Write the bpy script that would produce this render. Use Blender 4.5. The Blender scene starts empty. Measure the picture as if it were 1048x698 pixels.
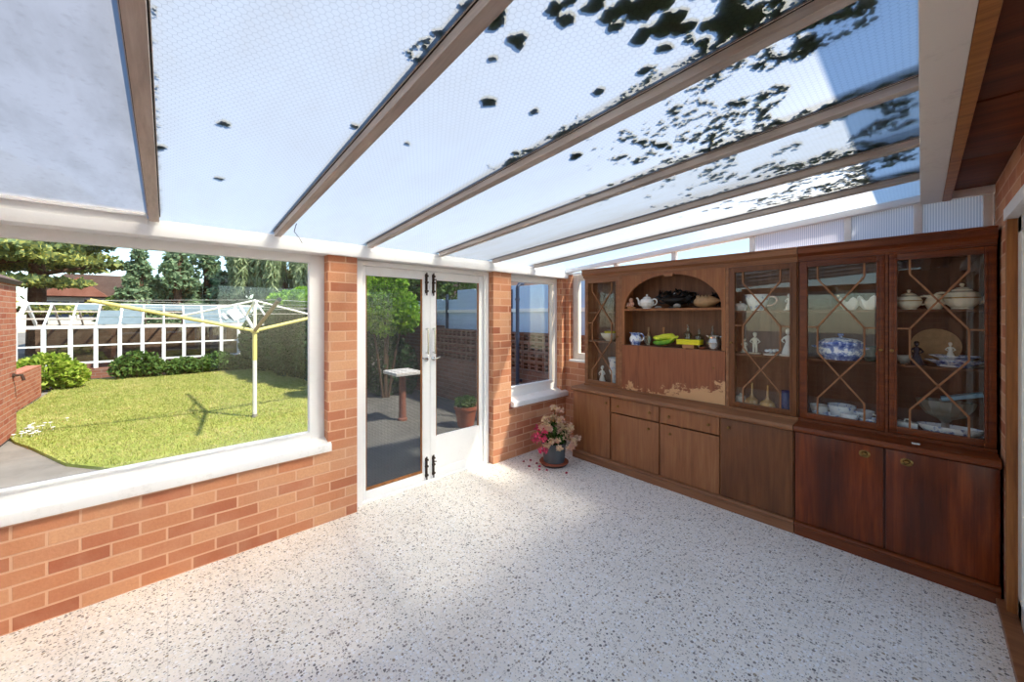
import bpy, bmesh, math, random
import numpy as np
from mathutils import Vector

# ---------------------------------------------------------------- camera, sky, sun, exposure
SC = bpy.context.scene
COL = SC.collection
cam_d = bpy.data.cameras.new('camera')
cam = bpy.data.objects.new('camera', cam_d)
COL.objects.link(cam)
cam.location = (0, 0, 1.55)
cam.rotation_euler = (math.radians(90), 0, 0.8283)
cam_d.sensor_width = 36
cam_d.lens = 384.44 * 36 / 1048
cam_d.shift_y = -26.67 / 1048
cam_d.clip_start = 0.02
cam_d.clip_end = 300
SC.camera = cam

SUN_DIR = Vector((0.66, 0.40, 1.0)).normalized()
sun_d = bpy.data.lights.new('sun', 'SUN')
sun_d.energy = 4.8
sun_d.angle = math.radians(1.6)
sun_d.color = (1.0, 0.91, 0.77)
sun = bpy.data.objects.new('sun', sun_d)
COL.objects.link(sun)
sun.location = SUN_DIR * 40
sun.rotation_euler = SUN_DIR.to_track_quat('Z', 'Y').to_euler()

W = bpy.data.worlds.new('sky')
SC.world = W
W.use_nodes = True
wn = W.node_tree.nodes
wn.clear()
sky = wn.new('ShaderNodeTexSky')
sky.sky_type = 'NISHITA'
sky.sun_disc = False
sky.sun_elevation = math.asin(SUN_DIR.z)
sky.sun_rotation = math.atan2(SUN_DIR.x, SUN_DIR.y)
sky.air_density = 1.0
sky.dust_density = 0.2
sky.ozone_density = 3.0
bg = wn.new('ShaderNodeBackground')
bg.inputs['Strength'].default_value = 0.17
wo = wn.new('ShaderNodeOutputWorld')
W.node_tree.links.new(sky.outputs[0], bg.inputs[0])
W.node_tree.links.new(bg.outputs[0], wo.inputs[0])

SC.view_settings.view_transform = 'Standard'
SC.view_settings.look = 'None'
SC.view_settings.gamma = 1.0
SC.view_settings.use_curve_mapping = False
SC.view_settings.exposure = 0.86
SC.cycles.max_bounces = 12
SC.cycles.diffuse_bounces = 6
SC.cycles.transparent_max_bounces = 24
SC.cycles.sample_clamp_indirect = 40.0

# ---------------------------------------------------------------- helpers
def lin(h):
    h = h.lstrip('#')
    r = []
    for i in (0, 2, 4):
        c = int(h[i:i + 2], 16) / 255
        r.append(c / 12.92 if c <= 0.04045 else ((c + 0.055) / 1.055) ** 2.4)
    return (r[0], r[1], r[2], 1.0)


class NT:
    """small wrapper to write node trees compactly"""
    def __init__(self, name):
        self.m = bpy.data.materials.new(name)
        self.m.use_nodes = True
        self.t = self.m.node_tree
        self.t.nodes.clear()
        self.out = self.t.nodes.new('ShaderNodeOutputMaterial')

    def n(self, typ, ins=None, **kw):
        nd = self.t.nodes.new('ShaderNode' + typ)
        for k, v in kw.items():
            setattr(nd, k, v)
        for k, v in (ins or {}).items():
            s = nd.inputs[k]
            if hasattr(v, 'is_output') or isinstance(v, bpy.types.NodeSocket):
                self.t.links.new(v, s)
            else:
                s.default_value = v
        return nd

    def math(self, op, a, b=None, c=None):
        ins = {0: a}
        if b is not None: ins[1] = b
        if c is not None: ins[2] = c
        return self.n('Math', ins, operation=op).outputs[0]

    def vm(self, op, a, b=None):
        ins = {0: a}
        if b is not None: ins[1] = b
        nd = self.n('VectorMath', ins, operation=op)
        return nd.outputs['Value'] if op in ('DOT_PRODUCT', 'LENGTH', 'DISTANCE') else nd.outputs[0]

    def mix(self, f, a, b, blend='MIX'):
        nd = self.n('Mix', {0: f, 6: a, 7: b}, data_type='RGBA', blend_type=blend)
        return nd.outputs[2]

    def ramp(self, f, stops, interp='LINEAR'):
        nd = self.n('ValToRGB', {0: f})
        e = nd.color_ramp.elements
        nd.color_ramp.interpolation = interp
        while len(e) < len(stops):
            e.new(0.5)
        for i, (p, c) in enumerate(stops):
            e[i].position = p
            e[i].color = c if not isinstance(c, (int, float)) else (c, c, c, 1)
        return nd.outputs[0]

    def obj(self):
        return self.n('TexCoord').outputs['Object']

    def noise(self, vec, scale, detail=3, rough=0.55):
        return self.n('TexNoise', {'Vector': vec, 'Scale': scale, 'Detail': detail, 'Roughness': rough}).outputs[0]

    def mapping(self, vec, scale=(1, 1, 1), loc=(0, 0, 0), rot=(0, 0, 0)):
        return self.n('Mapping', {'Vector': vec, 'Scale': scale, 'Location': loc, 'Rotation': rot}).outputs[0]

    def bsdf(self, color, rough=0.5, spec=0.5, metal=0.0, bump=None, bstr=0.3, bdist=0.01, **ins):
        p = self.n('BsdfPrincipled', {'Base Color': color, 'Roughness': rough, 'Metallic': metal,
                                      'Specular IOR Level': spec})
        for k, v in ins.items():
            self.t.links.new(v, p.inputs[k]) if isinstance(v, bpy.types.NodeSocket) else setattr(p.inputs[k], 'default_value', v)
        if bump is not None:
            b = self.n('Bump', {'Height': bump, 'Strength': bstr, 'Distance': bdist})
            self.t.links.new(b.outputs[0], p.inputs['Normal'])
        return p.outputs[0]

    def done(self, sh):
        self.t.links.new(sh, self.out.inputs[0])
        return self.m


def mat_plain(name, hexc, rough=0.5, metal=0.0, var=0.12, scale=14, spec=0.5):
    N = NT(name)
    c = lin(hexc)
    d = tuple(x * (1 - var) for x in c[:3]) + (1,)
    l = tuple(min(1, x * (1 + var)) for x in c[:3]) + (1,)
    nz = N.noise(N.obj(), scale)
    return N.done(N.bsdf(N.mix(nz, d, l), rough, spec, metal))


def mat_paint(name, hexc='#f8f7f4', wear='#b8ac9a', amt=0.2, rough=0.45):
    N = NT(name)
    o = N.obj()
    a = N.noise(o, 9, 6, 0.65)
    b = N.noise(o, 60, 4, 0.6)
    k = N.math('MULTIPLY', N.ramp(a, [(0.52, 0.0), (0.75, 1.0)]), N.ramp(b, [(0.4, 0.0), (0.7, 1.0)]))
    k = N.math('MULTIPLY', k, amt)
    return N.done(N.bsdf(N.mix(k, lin(hexc), lin(wear)), rough, bump=b, bstr=0.08))


def mat_brick(name, cols, mortar, seed=0.0, rough=0.9, w=0.225, h=0.075, ms=0.006):
    N = NT(name)
    p = N.obj()
    s = N.n('SeparateXYZ', {0: p})
    nr = N.n('SeparateXYZ', {0: N.n('NewGeometry').outputs['True Normal']})
    isx = N.math('GREATER_THAN', N.math('ABSOLUTE', nr.outputs[0]), 0.6)
    isz = N.math('GREATER_THAN', N.math('ABSOLUTE', nr.outputs[2]), 0.6)
    va = N.n('CombineXYZ', {0: s.outputs[0], 1: s.outputs[2]}).outputs[0]
    vb = N.n('CombineXYZ', {0: s.outputs[1], 1: s.outputs[2]}).outputs[0]
    vc = N.n('CombineXYZ', {0: s.outputs[1], 1: s.outputs[0]}).outputs[0]
    v = N.mix(isx, va, vb)
    v = N.mix(isz, v, vc)
    wob = N.n('TexNoise', {'Vector': p, 'Scale': 7.0, 'Detail': 2.0}).outputs[1]
    v = N.vm('ADD', v, N.vm('SCALE', N.vm('SUBTRACT', wob, (0.5, 0.5, 0.5))))
    sc = v.node
    # scale of the wobble
    for nd in N.t.nodes:
        if nd.bl_idname == 'ShaderNodeVectorMath' and nd.operation == 'SCALE':
            nd.inputs['Scale'].default_value = 0.006
    v = N.vm('ADD', v, (seed, 0.0, 0.0))
    br = N.n('TexBrick', {'Vector': v, 'Color1': (0, 0, 0, 1), 'Color2': (1, 1, 1, 1), 'Mortar': (0.5, 0.5, 0.5, 1),
                          'Scale': 1.0, 'Mortar Size': ms, 'Mortar Smooth': 0.25, 'Bias': 0.0,
                          'Brick Width': w, 'Row Height': h})
    br.offset = 0.5
    cr = N.ramp(br.outputs[0], [(i / (len(cols) - 1), lin(c)) for i, c in enumerate(cols)])
    big = N.noise(p, 5, 4)
    fine = N.noise(p, 70, 5, 0.7)
    cr = N.mix(N.math('MULTIPLY', N.ramp(fine, [(0.35, 0.0), (0.75, 1.0)]), 0.35), cr, lin(cols[0]))
    cr = N.mix(N.math('MULTIPLY', N.ramp(big, [(0.45, 0.0), (0.75, 1.0)]), 0.3), cr, lin(mortar))
    col = N.mix(br.outputs[1], cr, lin(mortar))
    hgt = N.math('ADD', N.math('MULTIPLY', N.math('SUBTRACT', 1.0, br.outputs[1]), 1.0), N.math('MULTIPLY', fine, 0.5))
    return N.done(N.bsdf(col, rough, 0.2, bump=hgt, bstr=0.55, bdist=0.006))


def mat_wood(name, dark, mid, light, rough=0.35, scale=1.0, spec=0.4, flame=0.0, patch=None, vertical=True):
    N = NT(name)
    o = N.obj()
    inf = N.n('ObjectInfo').outputs['Random']
    o2 = N.vm('ADD', o, N.n('CombineXYZ', {0: N.math('MULTIPLY', inf, 7.0), 1: 0.0, 2: N.math('MULTIPLY', inf, 3.0)}).outputs[0])
    st = (9 * scale, 9 * scale, 0.7 * scale) if vertical else (0.7 * scale, 9 * scale, 9 * scale)
    g1 = N.noise(N.mapping(o2, st), 3.0, 5, 0.6)
    st2 = (60 * scale, 60 * scale, 2.0) if vertical else (2.0, 60 * scale, 60 * scale)
    g2 = N.noise(N.mapping(o2, st2), 2.0, 3, 0.6)
    f = N.math('ADD', N.math('MULTIPLY', g1, 0.75), N.math('MULTIPLY', g2, 0.3))
    col = N.ramp(f, [(0.3, lin(dark)), (0.52, lin(mid)), (0.75, lin(light))])
    if flame:
        big = N.noise(N.mapping(o2, (4.5, 4.5, 0.9)), 1.0, 2, 0.4)
        col = N.mix(N.math('MULTIPLY', N.ramp(big, [(0.46, 0.0), (0.66, 1.0)]), flame), col, lin(dark))
    if patch:
        s = N.n('SeparateXYZ', {0: o})
        pn = N.noise(N.mapping(o, (5, 5, 7)), 1.4, 6, 0.7)
        # the veneer has peeled along the foot of the flap, mostly towards one end
        kx = N.n('MapRange', {0: s.outputs[0], 1: -0.25, 2: 0.40, 3: 0.0, 4: 0.22}).outputs[0]
        kz = N.n('MapRange', {0: s.outputs[2], 1: 0.0, 2: 0.30, 3: 0.22, 4: -0.22}).outputs[0]
        k = N.math('ADD', N.math('ADD', pn, kx), kz)
        col = N.mix(N.ramp(k, [(0.70, 0.0), (0.74, 1.0)]), col, lin(patch))
    return N.done(N.bsdf(col, rough, spec, bump=g2, bstr=0.05))


def mat_glass(name, tint=(0.97, 0.99, 0.985, 1), gloss=1.0, wires=None):
    N = NT(name)
    tr = N.n('BsdfTransparent', {'Color': tint}).outputs[0]
    gl = N.n('BsdfGlossy', {'Roughness': 0.0, 'Color': (1, 1, 1, 1)}).outputs[0]
    back = N.n('NewGeometry').outputs['Backfacing']
    ior = N.n('MapRange', {0: back, 1: 0.0, 2: 1.0, 3: 1.45, 4: 1 / 1.45}).outputs[0]
    fr = N.math('MULTIPLY', N.n('Fresnel', {'IOR': ior}).outputs[0], gloss)
    sh = N.n('MixShader', {0: fr, 1: tr, 2: gl}).outputs[0]
    if wires:
        s = N.n('SeparateXYZ', {0: N.obj()})
        def line(v):
            m = N.math('FRACT', N.math('DIVIDE', v, wires))
            return N.math('LESS_THAN', m, 0.0016 / wires)
        k = N.math('MAXIMUM', line(s.outputs[1]), line(s.outputs[2]))
        df = N.n('BsdfDiffuse', {'Color': (0.10, 0.10, 0.10, 1)}).outputs[0]
        sh = N.n('MixShader', {0: k, 1: sh, 2: df}).outputs[0]
    return N.done(sh)


def mat_roof_glass(name, base, streak, clear=0.3, mesh=0.02, dirt=0.3, dens=0.28, scatter=0.38, rcol='#f2f2ee', fade=None):
    """cast glass with a hexagonal wire mesh inside: part of the light passes straight, most of it is scattered"""
    N = NT(name)
    o = N.obj()
    st = N.noise(N.mapping(o, (1.2, 4.0, 1)), 2.2, 6, 0.65)
    fi = N.noise(o, 38, 4, 0.6)
    col = N.mix(N.math('MULTIPLY', N.ramp(st, [(0.42, 0.0), (0.72, 1.0)]), dirt), lin(base), lin(streak))
    col = N.mix(N.math('MULTIPLY', N.ramp(fi, [(0.55, 0.0), (0.8, 1.0)]), dirt), col, lin(streak))
    tl = N.n('BsdfTranslucent', {'Color': col}).outputs[0]
    rf = N.n('BsdfRefraction', {'Color': lin(rcol), 'Roughness': 1.0, 'IOR': 1.16}).outputs[0]
    tr = N.n('BsdfTransparent', {'Color': (0.93, 0.97, 1.0, 1)}).outputs[0]
    sh = N.n('MixShader', {0: scatter, 1: tl, 2: rf}).outputs[0]
    if fade:      # washed clean towards the gutter, filmed over towards the house
        xx = N.math('ADD', N.n('SeparateXYZ', {0: o}).outputs[0], N.math('MULTIPLY', st, 0.5))
        clear = N.n('MapRange', {0: xx, 1: fade[0], 2: fade[1], 3: fade[2], 4: clear}).outputs[0]
    sh = N.n('MixShader', {0: clear, 1: sh, 2: tr}).outputs[0]
    if mesh:
        s = N.n('SeparateXYZ', {0: o})
        p = N.n('CombineXYZ', {0: N.math('ADD', N.math('DIVIDE', s.outputs[1], mesh), 200.0),
                               1: N.math('ADD', N.math('DIVIDE', s.outputs[0], mesh), 200.0)}).outputs[0]
        r = (1.0, 1.7320508, 1.0)
        hr = (0.5, 0.8660254, 0.5)
        a = N.vm('SUBTRACT', N.vm('MODULO', p, r), hr)
        b = N.vm('SUBTRACT', N.vm('MODULO', N.vm('SUBTRACT', p, hr), r), hr)
        a = N.vm('MULTIPLY', a, (1, 1, 0)); b = N.vm('MULTIPLY', b, (1, 1, 0))
        less = N.math('LESS_THAN', N.vm('DOT_PRODUCT', a, a), N.vm('DOT_PRODUCT', b, b))
        q = N.vm('ABSOLUTE', N.mix(less, b, a))
        d1 = N.vm('DOT_PRODUCT', q, (0.5, 0.8660254, 0))
        d2 = N.n('SeparateXYZ', {0: q}).outputs[0]
        ed = N.math('SUBTRACT', 0.5, N.math('MAXIMUM', d1, d2))
        k = N.math('MULTIPLY', N.math('LESS_THAN', ed, 0.045), dens)
        df = N.n('BsdfDiffuse', {'Color': (0.16, 0.18, 0.2, 1)}).outputs[0]
        sh = N.n('MixShader', {0: k, 1: sh, 2: df}).outputs[0]
    return N.done(sh)


def mat_leaf(name, cols, trans=0.35, scale=3.0):
    N = NT(name)
    nz = N.noise(N.obj(), scale, 3)
    wn_ = N.n('TexWhiteNoise', {'Vector': N.vm('SNAP', N.obj(), (0.07, 0.07, 0.07))}, noise_dimensions='3D').outputs[0]
    f = N.math('ADD', N.math('MULTIPLY', nz, 0.6), N.math('MULTIPLY', wn_, 0.4))
    col = N.ramp(f, [(0.2 + 0.6 * i / (len(cols) - 1), lin(c)) for i, c in enumerate(cols)])
    d = N.bsdf(col, 0.6, 0.25)
    t = N.n('BsdfTranslucent', {'Color': col}).outputs[0]
    return N.done(N.n('MixShader', {0: trans, 1: d, 2: t}).outputs[0])


class MB:
    """collects shapes; build() links them as one mesh object"""
    def __init__(self):
        self.v = []; self.f = []; self.mi = []

    def add(self, vs, fs, mi=0):
        o = len(self.v)
        self.v += [tuple(p) for p in vs]
        self.f += [tuple(i + o for i in q) for q in fs]
        self.mi += [mi] * len(fs)
        return self

    def box(self, x0, x1, y0, y1, z0, z1, mi=0):
        return self.add([(x0, y0, z0), (x1, y0, z0), (x1, y1, z0), (x0, y1, z0), (x0, y0, z1), (x1, y0, z1), (x1, y1, z1), (x0, y1, z1)],
                        [(0, 3, 2, 1), (4, 5, 6, 7), (0, 1, 5, 4), (1, 2, 6, 5), (2, 3, 7, 6), (3, 0, 4, 7)], mi)

    def bar(self, a, b, w, h=None, up=(0, 0, 1), mi=0):
        """a rectangular bar from a to b; w across, h along up"""
        h = w if h is None else h
        a = Vector(a); b = Vector(b)
        d = (b - a).normalized()
        s = d.cross(Vector(up))
        if s.length < 1e-4:
            s = d.cross(Vector((1, 0, 0)))
        s.normalize()
        u = s.cross(d).normalized()
        vs = []
        for p in (a, b):
            for i, j in ((-1, -1), (1, -1), (1, 1), (-1, 1)):
                vs.append(p + s * (w / 2 * i) + u * (h / 2 * j))
        return self.add(vs, [(0, 1, 2, 3), (7, 6, 5, 4), (0, 4, 5, 1), (1, 5, 6, 2), (2, 6, 7, 3), (3, 7, 4, 0)], mi)

    def tube(self, pts, r, n=8, closed=False, mi=0, flat=1.0):
        pts = [Vector(p) for p in pts]
        m = len(pts)
        rs = r if isinstance(r, (list, tuple)) else [r] * m
        vs = []; fs = []
        prev = None
        for i, p in enumerate(pts):
            if closed:
                d = pts[(i + 1) % m] - pts[i - 1]
            else:
                d = pts[min(i + 1, m - 1)] - pts[max(i - 1, 0)]
            d.normalize()
            if prev is None:
                s = d.cross(Vector((0, 0, 1)))
                if s.length < 1e-3: s = d.cross(Vector((0, 1, 0)))
            else:
                s = prev - d * prev.dot(d)
            s.normalize(); prev = s
            u = d.cross(s)
            for k in range(n):
                a = 2 * math.pi * k / n
                vs.append(p + s * (math.cos(a) * rs[i]) + u * (math.sin(a) * rs[i] * flat))
        for i in range(m if closed else m - 1):
            j = (i + 1) % m
            for k in range(n):
                l = (k + 1) % n
                fs.append((i * n + k, i * n + l, j * n + l, j * n + k))
        if not closed:
            fs.append(tuple(range(n - 1, -1, -1)))
            fs.append(tuple((m - 1) * n + k for k in range(n)))
        return self.add(vs, fs, mi)

    def lathe(self, prof, c=(0, 0, 0), n=24, sx=1.0, sy=1.0, axis='z', mi=0):
        vs = []; fs = []
        m = len(prof)
        for r, z in prof:
            for k in range(n):
                a = 2 * math.pi * k / n
                x, y = r * math.cos(a) * sx, r * math.sin(a) * sy
                if axis == 'z': vs.append((c[0] + x, c[1] + y, c[2] + z))
                elif axis == 'y': vs.append((c[0] + x, c[1] + z, c[2] - y))
                else: vs.append((c[0] + z, c[1] + x, c[2] + y))
        for i in range(m - 1):
            for k in range(n):
                l = (k + 1) % n
                fs.append((i * n + k, i * n + l, (i + 1) * n + l, (i + 1) * n + k))
        if prof[0][0] > 1e-5: fs.append(tuple(range(n - 1, -1, -1)))
        if prof[-1][0] > 1e-5: fs.append(tuple((m - 1) * n + k for k in range(n)))
        return self.add(vs, fs, mi)

    def ball(self, c, r, n=14, m=8, mi=0):
        r = (r, r, r) if isinstance(r, (int, float)) else r
        prof = [(math.sin(math.pi * i / m), -math.cos(math.pi * i / m)) for i in range(m + 1)]
        vs0 = len(self.v)
        self.lathe([(p[0] if 0 < i < m else 1e-4, p[1]) for i, p in enumerate(prof)], (0, 0, 0), n, mi=mi)
        for i in range(vs0, len(self.v)):
            x, y, z = self.v[i]
            self.v[i] = (c[0] + x * r[0], c[1] + y * r[1], c[2] + z * r[2])
        return self

    def prism(self, poly, axis, d0, d1, mi=0):
        """poly: 2-D outline; axis x -> (y,z), y -> (x,z), z -> (x,y)"""
        def P(p, d):
            return (d, p[0], p[1]) if axis == 'x' else (p[0], d, p[1]) if axis == 'y' else (p[0], p[1], d)
        n = len(poly)
        vs = [P(p, d0) for p in poly] + [P(p, d1) for p in poly]
        fs = [tuple(range(n)), tuple(range(2 * n - 1, n - 1, -1))]
        fs += [(i, i + n, (i + 1) % n + n, (i + 1) % n) for i in range(n)]
        return self.add(vs, fs, mi)

    def build(self, name, mats, parent=None, origin=None, bevel=0.0, smooth=30, loc=None):
        o_ = origin if origin is not None else (0, 0, 0)
        me = bpy.data.meshes.new(name)
        me.from_pydata([(a - o_[0], b - o_[1], c - o_[2]) for a, b, c in self.v], [], self.f)
        mats = mats if isinstance(mats, (list, tuple)) else [mats]
        for m in mats: me.materials.append(m)
        if len(mats) > 1:
            me.polygons.foreach_set('material_index', self.mi)
        bm = bmesh.new(); bm.from_mesh(me)
        bmesh.ops.recalc_face_normals(bm, faces=bm.faces)
        if bevel:
            es = [e for e in bm.edges if len(e.link_faces) == 2 and e.calc_face_angle(0) > 0.6]
            bmesh.ops.bevel(bm, geom=es, offset=bevel, segments=2, affect='EDGES', profile=0.6, clamp_overlap=True)
        bm.to_mesh(me); bm.free()
        if smooth:
            me.polygons.foreach_set('use_smooth', [True] * len(me.polygons))
            me.set_sharp_from_angle(angle=math.radians(smooth))
        ob = bpy.data.objects.new(name, me)
        COL.objects.link(ob)
        if parent is not None: ob.parent = parent
        if loc is not None: ob.location = loc
        return ob


def quads_obj(name, V, F, mats, parent=None, mi=None):
    me = bpy.data.meshes.new(name)
    V = np.asarray(V, np.float32); F = np.asarray(F, np.int32)
    me.vertices.add(len(V)); me.vertices.foreach_set('co', V.ravel())
    k = F.shape[1]
    me.loops.add(F.size); me.loops.foreach_set('vertex_index', F.ravel())
    me.polygons.add(len(F)); me.polygons.foreach_set('loop_start', np.arange(0, F.size, k, dtype=np.int32))
    for m in (mats if isinstance(mats, (list, tuple)) else [mats]): me.materials.append(m)
    if mi is not None: me.polygons.foreach_set('material_index', np.asarray(mi, np.int32))
    me.update(calc_edges=True); me.validate()
    ob = bpy.data.objects.new(name, me)
    COL.objects.link(ob)
    if parent is not None: ob.parent = parent
    return ob


def leaves(rng, lobes, n, size, droop=0.0, aspect=0.55, shell=0.75, stretch=1.0):
    """n leaf quads scattered through ellipsoid lobes [(cx,cy,cz,rx,ry,rz)]"""
    L = np.array(lobes, float)
    wgt = L[:, 3] * L[:, 4] + L[:, 4] * L[:, 5] + L[:, 3] * L[:, 5]
    idx = rng.choice(len(L), n, p=wgt / wgt.sum())
    d = rng.normal(size=(n, 3)); d /= np.linalg.norm(d, axis=1)[:, None]
    rad = shell + (1 - shell) * rng.random(n) ** 0.7
    rad *= 1 - 0.35 * rng.random(n) ** 4
    c = L[idx, :3] + d * L[idx, 3:] * rad[:, None]
    a = rng.normal(size=(n, 3)) * 0.7 + d * 0.5
    a[:, 2] = a[:, 2] * (1 - droop) - droop * 1.6
    a /= np.linalg.norm(a, axis=1)[:, None]
    b = np.cross(a, rng.normal(size=(n, 3))); b /= np.linalg.norm(b, axis=1)[:, None]
    s = size * (0.6 + 0.8 * rng.random(n))[:, None]
    p0 = c - a * s * 0.5 * stretch; p2 = c + a * s * 0.5 * stretch
    p1 = c + b * s * aspect * 0.5 - a * s * 0.08; p3 = c - b * s * aspect * 0.5 - a * s * 0.08
    V = np.stack([p0, p1, p2, p3], 1).reshape(-1, 3)
    F = np.arange(4 * n).reshape(n, 4)
    return V, F


def tag(o, label=None, cat=None, group=None, kind=None):
    if label: o['label'] = label
    if cat: o['category'] = cat
    if group: o['group'] = group
    if kind: o['kind'] = kind
    return o


def thing(name, label, cat, loc=(0, 0, 0), rotz=0.0, group=None, kind=None):
    o = bpy.data.objects.new(name, None)
    o.empty_display_size = 0.1
    COL.objects.link(o)
    o.location = loc; o.rotation_euler = (0, 0, rotz)
    return tag(o, label, cat, group, kind)


def struct(o, label=None, cat=None):
    o['kind'] = 'structure'
    if label: o['label'] = label
    if cat: o['category'] = cat
    return o


def copy_tree(o, parent=None):
    c = o.copy(); COL.objects.link(c)
    if parent is not None: c.parent = parent
    for ch in [x for x in COL.objects if x.parent == o]:
        copy_tree(ch, c)
    return c

# ---------------------------------------------------------------- materials
M = {}
M['brick'] = mat_brick('orange brick', ['#aa644a', '#c8835e', '#d4966e', '#deaa82', '#bf7858', '#d49870'], '#dcae8e')
M['brick_old'] = mat_brick('weathered garden brick', ['#6b4438', '#8a5a48', '#7a5042', '#94675a'], '#8b7a6e', seed=0.07)
M['brick_shed'] = mat_brick('red shed brick', ['#a85a44', '#c47a5c', '#b86a50'], '#c8a48e', seed=0.11)
M['white'] = mat_paint('white gloss paint')
M['cream'] = mat_paint('cream paint', '#e9e0d2', '#8d7c66', 0.35)
M['sill'] = mat_paint('painted sill', '#f0eeea', '#a39c90', 0.6, 0.7)
M['worn_white'] = mat_paint('flaking white paint', '#efefec', '#8c8178', 0.7, 0.8)
M['timber'] = mat_wood('bare timber', '#6b3c1c', '#9a602e', '#b87a40', 0.6, vertical=True)
M['batten'] = mat_wood('varnished batten', '#7a4a1e', '#a5682e', '#bd8040', 0.5, vertical=False)
M['ply'] = mat_wood('dark plywood', '#4a2412', '#6b3518', '#84491f', 0.6, 0.5, vertical=False)
M['bar_wood'] = mat_wood('weathered glazing bar', '#a3968a', '#c2b4a7', '#d8ccc0', 0.85, vertical=False)
M['bar_dark'] = mat_plain('black mastic', '#2a2622', 0.9)
M['mahogany'] = mat_wood('dark mahogany veneer', '#3c1606', '#743010', '#96481c', 0.28, flame=0.75)
M['mahogany_rail'] = mat_wood('mahogany rails', '#48200e', '#6e3416', '#8a4820', 0.32, vertical=False)
M['faded'] = mat_wood('sun faded veneer', '#744628', '#965e38', '#aa7448', 0.42)
M['faded_rail'] = mat_wood('sun faded rails', '#734830', '#91603e', '#a67450', 0.45, vertical=False)
M['lattice'] = mat_wood('light lattice wood', '#7a4c2e', '#94623e', '#a8744c', 0.4)
M['mid'] = mat_wood('brown veneer', '#55301a', '#744424', '#8a5630', 0.36, flame=0.4)
M['flap'] = mat_wood('peeling veneer', '#6e3d26', '#935535', '#a7663f', 0.45, patch='#d3a273')
M['inner'] = mat_wood('cabinet lining', '#603e2c', '#80583e', '#94694a', 0.5)
M['inner_dark'] = mat_wood('dark cabinet lining', '#3f2416', '#5a3520', '#6c4228', 0.5)
M['pane'] = mat_glass('clear window glass')
M['door_pane'] = mat_glass('wired door glass', (0.94, 0.955, 0.95, 1), 0.45, wires=0.0125)
M['cab_pane'] = mat_glass('cabinet glass', (0.97, 0.98, 0.97, 1), 1.0)
M['clear'] = mat_glass('clear glassware', (0.9, 0.94, 0.93, 1), 1.6)
M['green_glass'] = mat_glass('pale green glassware', (0.86, 0.93, 0.80, 1), 1.5)
M['chrome'] = mat_plain('chrome', '#c9c9c6', 0.18, 1.0, 0.03)
M['brass'] = mat_plain('dull brass', '#8a6a3e', 0.35, 1.0, 0.1)
M['rust'] = mat_plain('rusty iron', '#4a3a30', 0.7, 0.6, 0.3)
M['black'] = mat_plain('black iron', '#1b1a1a', 0.5, 0.0, 0.2)
M['china'] = mat_plain('white china', '#efece4', 0.15, 0, 0.03)
M['cream_china'] = mat_plain('cream china', '#e9dfc8', 0.15, 0, 0.04)
M['gold'] = mat_plain('gilt trim', '#b08a48', 0.3, 0.8, 0.1)
M['pink'] = mat_plain('pink china', '#e3b3a2', 0.25, 0, 0.05)
M['navy'] = mat_plain('navy glaze', '#1c2438', 0.2, 0, 0.15)
M['blue_glass'] = mat_plain('cobalt glaze', '#3a4a80', 0.2, 0, 0.15)
M['skyblue'] = mat_plain('pale blue enamel', '#7ea6bd', 0.4, 0, 0.05)
M['skin'] = mat_plain('flesh pink porcelain', '#d59f84', 0.35, 0, 0.1)
M['shell'] = mat_plain('tan shell', '#b08a60', 0.55, 0, 0.35, 40)
M['dark_metal'] = mat_plain('blackened metal', '#221f1e', 0.35, 0.4, 0.3)
M['stoneware'] = mat_plain('grey stone', '#8a847c', 0.8, 0, 0.25)
M['yellow'] = mat_plain('bright yellow card', '#e8dc1e', 0.5, 0, 0.04)
M['tan'] = mat_plain('tan wood', '#b9804f', 0.5, 0, 0.12)
M['amber'] = mat_plain('golden onion glaze', '#b48c54', 0.2, 0, 0.2, 18)
M['silver'] = mat_plain('silver plate', '#b9b8b2', 0.25, 0.9, 0.1)
M['grey_pot'] = mat_plain('dark grey plastic', '#4c5154', 0.5, 0, 0.08)
M['terracotta'] = mat_plain('terracotta', '#a3573a', 0.75, 0, 0.15)
M['dark_saucer'] = mat_plain('brown saucer plastic', '#4d3228', 0.45, 0, 0.1)
M['soil'] = mat_plain('soil', '#2b211a', 0.95, 0, 0.4, 60)
M['petal_pink'] = mat_plain('pink petals', '#d6486a', 0.6, 0, 0.2, 50)
M['petal_red'] = mat_plain('red petals', '#a82438', 0.6, 0, 0.3, 50)
M['bloom_cream'] = mat_leaf('fading cream blooms', ['#d9b48a', '#e8cfa4', '#e0b0a0', '#c9b878'], 0.3, 20)
M['pot_leaf'] = mat_leaf('pot plant leaf', ['#2c421c', '#4b6a2a', '#7d8a40'], 0.3, 12)


def mat_blue_white(name, amount=0.5, sc=30):
    N = NT(name)
    o = N.obj()
    a = N.noise(o, sc, 5, 0.7)
    s = N.n('SeparateXYZ', {0: o})
    band = N.math('SINE', N.math('MULTIPLY', s.outputs[2], 75.0))
    f = N.math('ADD', a, N.math('MULTIPLY', band, 0.07))
    col = N.ramp(f, [(0.60 - amount * 0.22, lin('#eef0f2')), (0.66 - amount * 0.22, lin('#8fa0cc')), (0.80 - amount * 0.2, lin('#33478c'))])
    return N.done(N.bsdf(col, 0.14, 0.5))


M['bw'] = mat_blue_white('blue and white china', 0.5)
M['bw_light'] = mat_blue_white('lightly patterned china', 0.15, 22)
M['bw_dense'] = mat_blue_white('willow pattern china', 0.85, 34)


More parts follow.
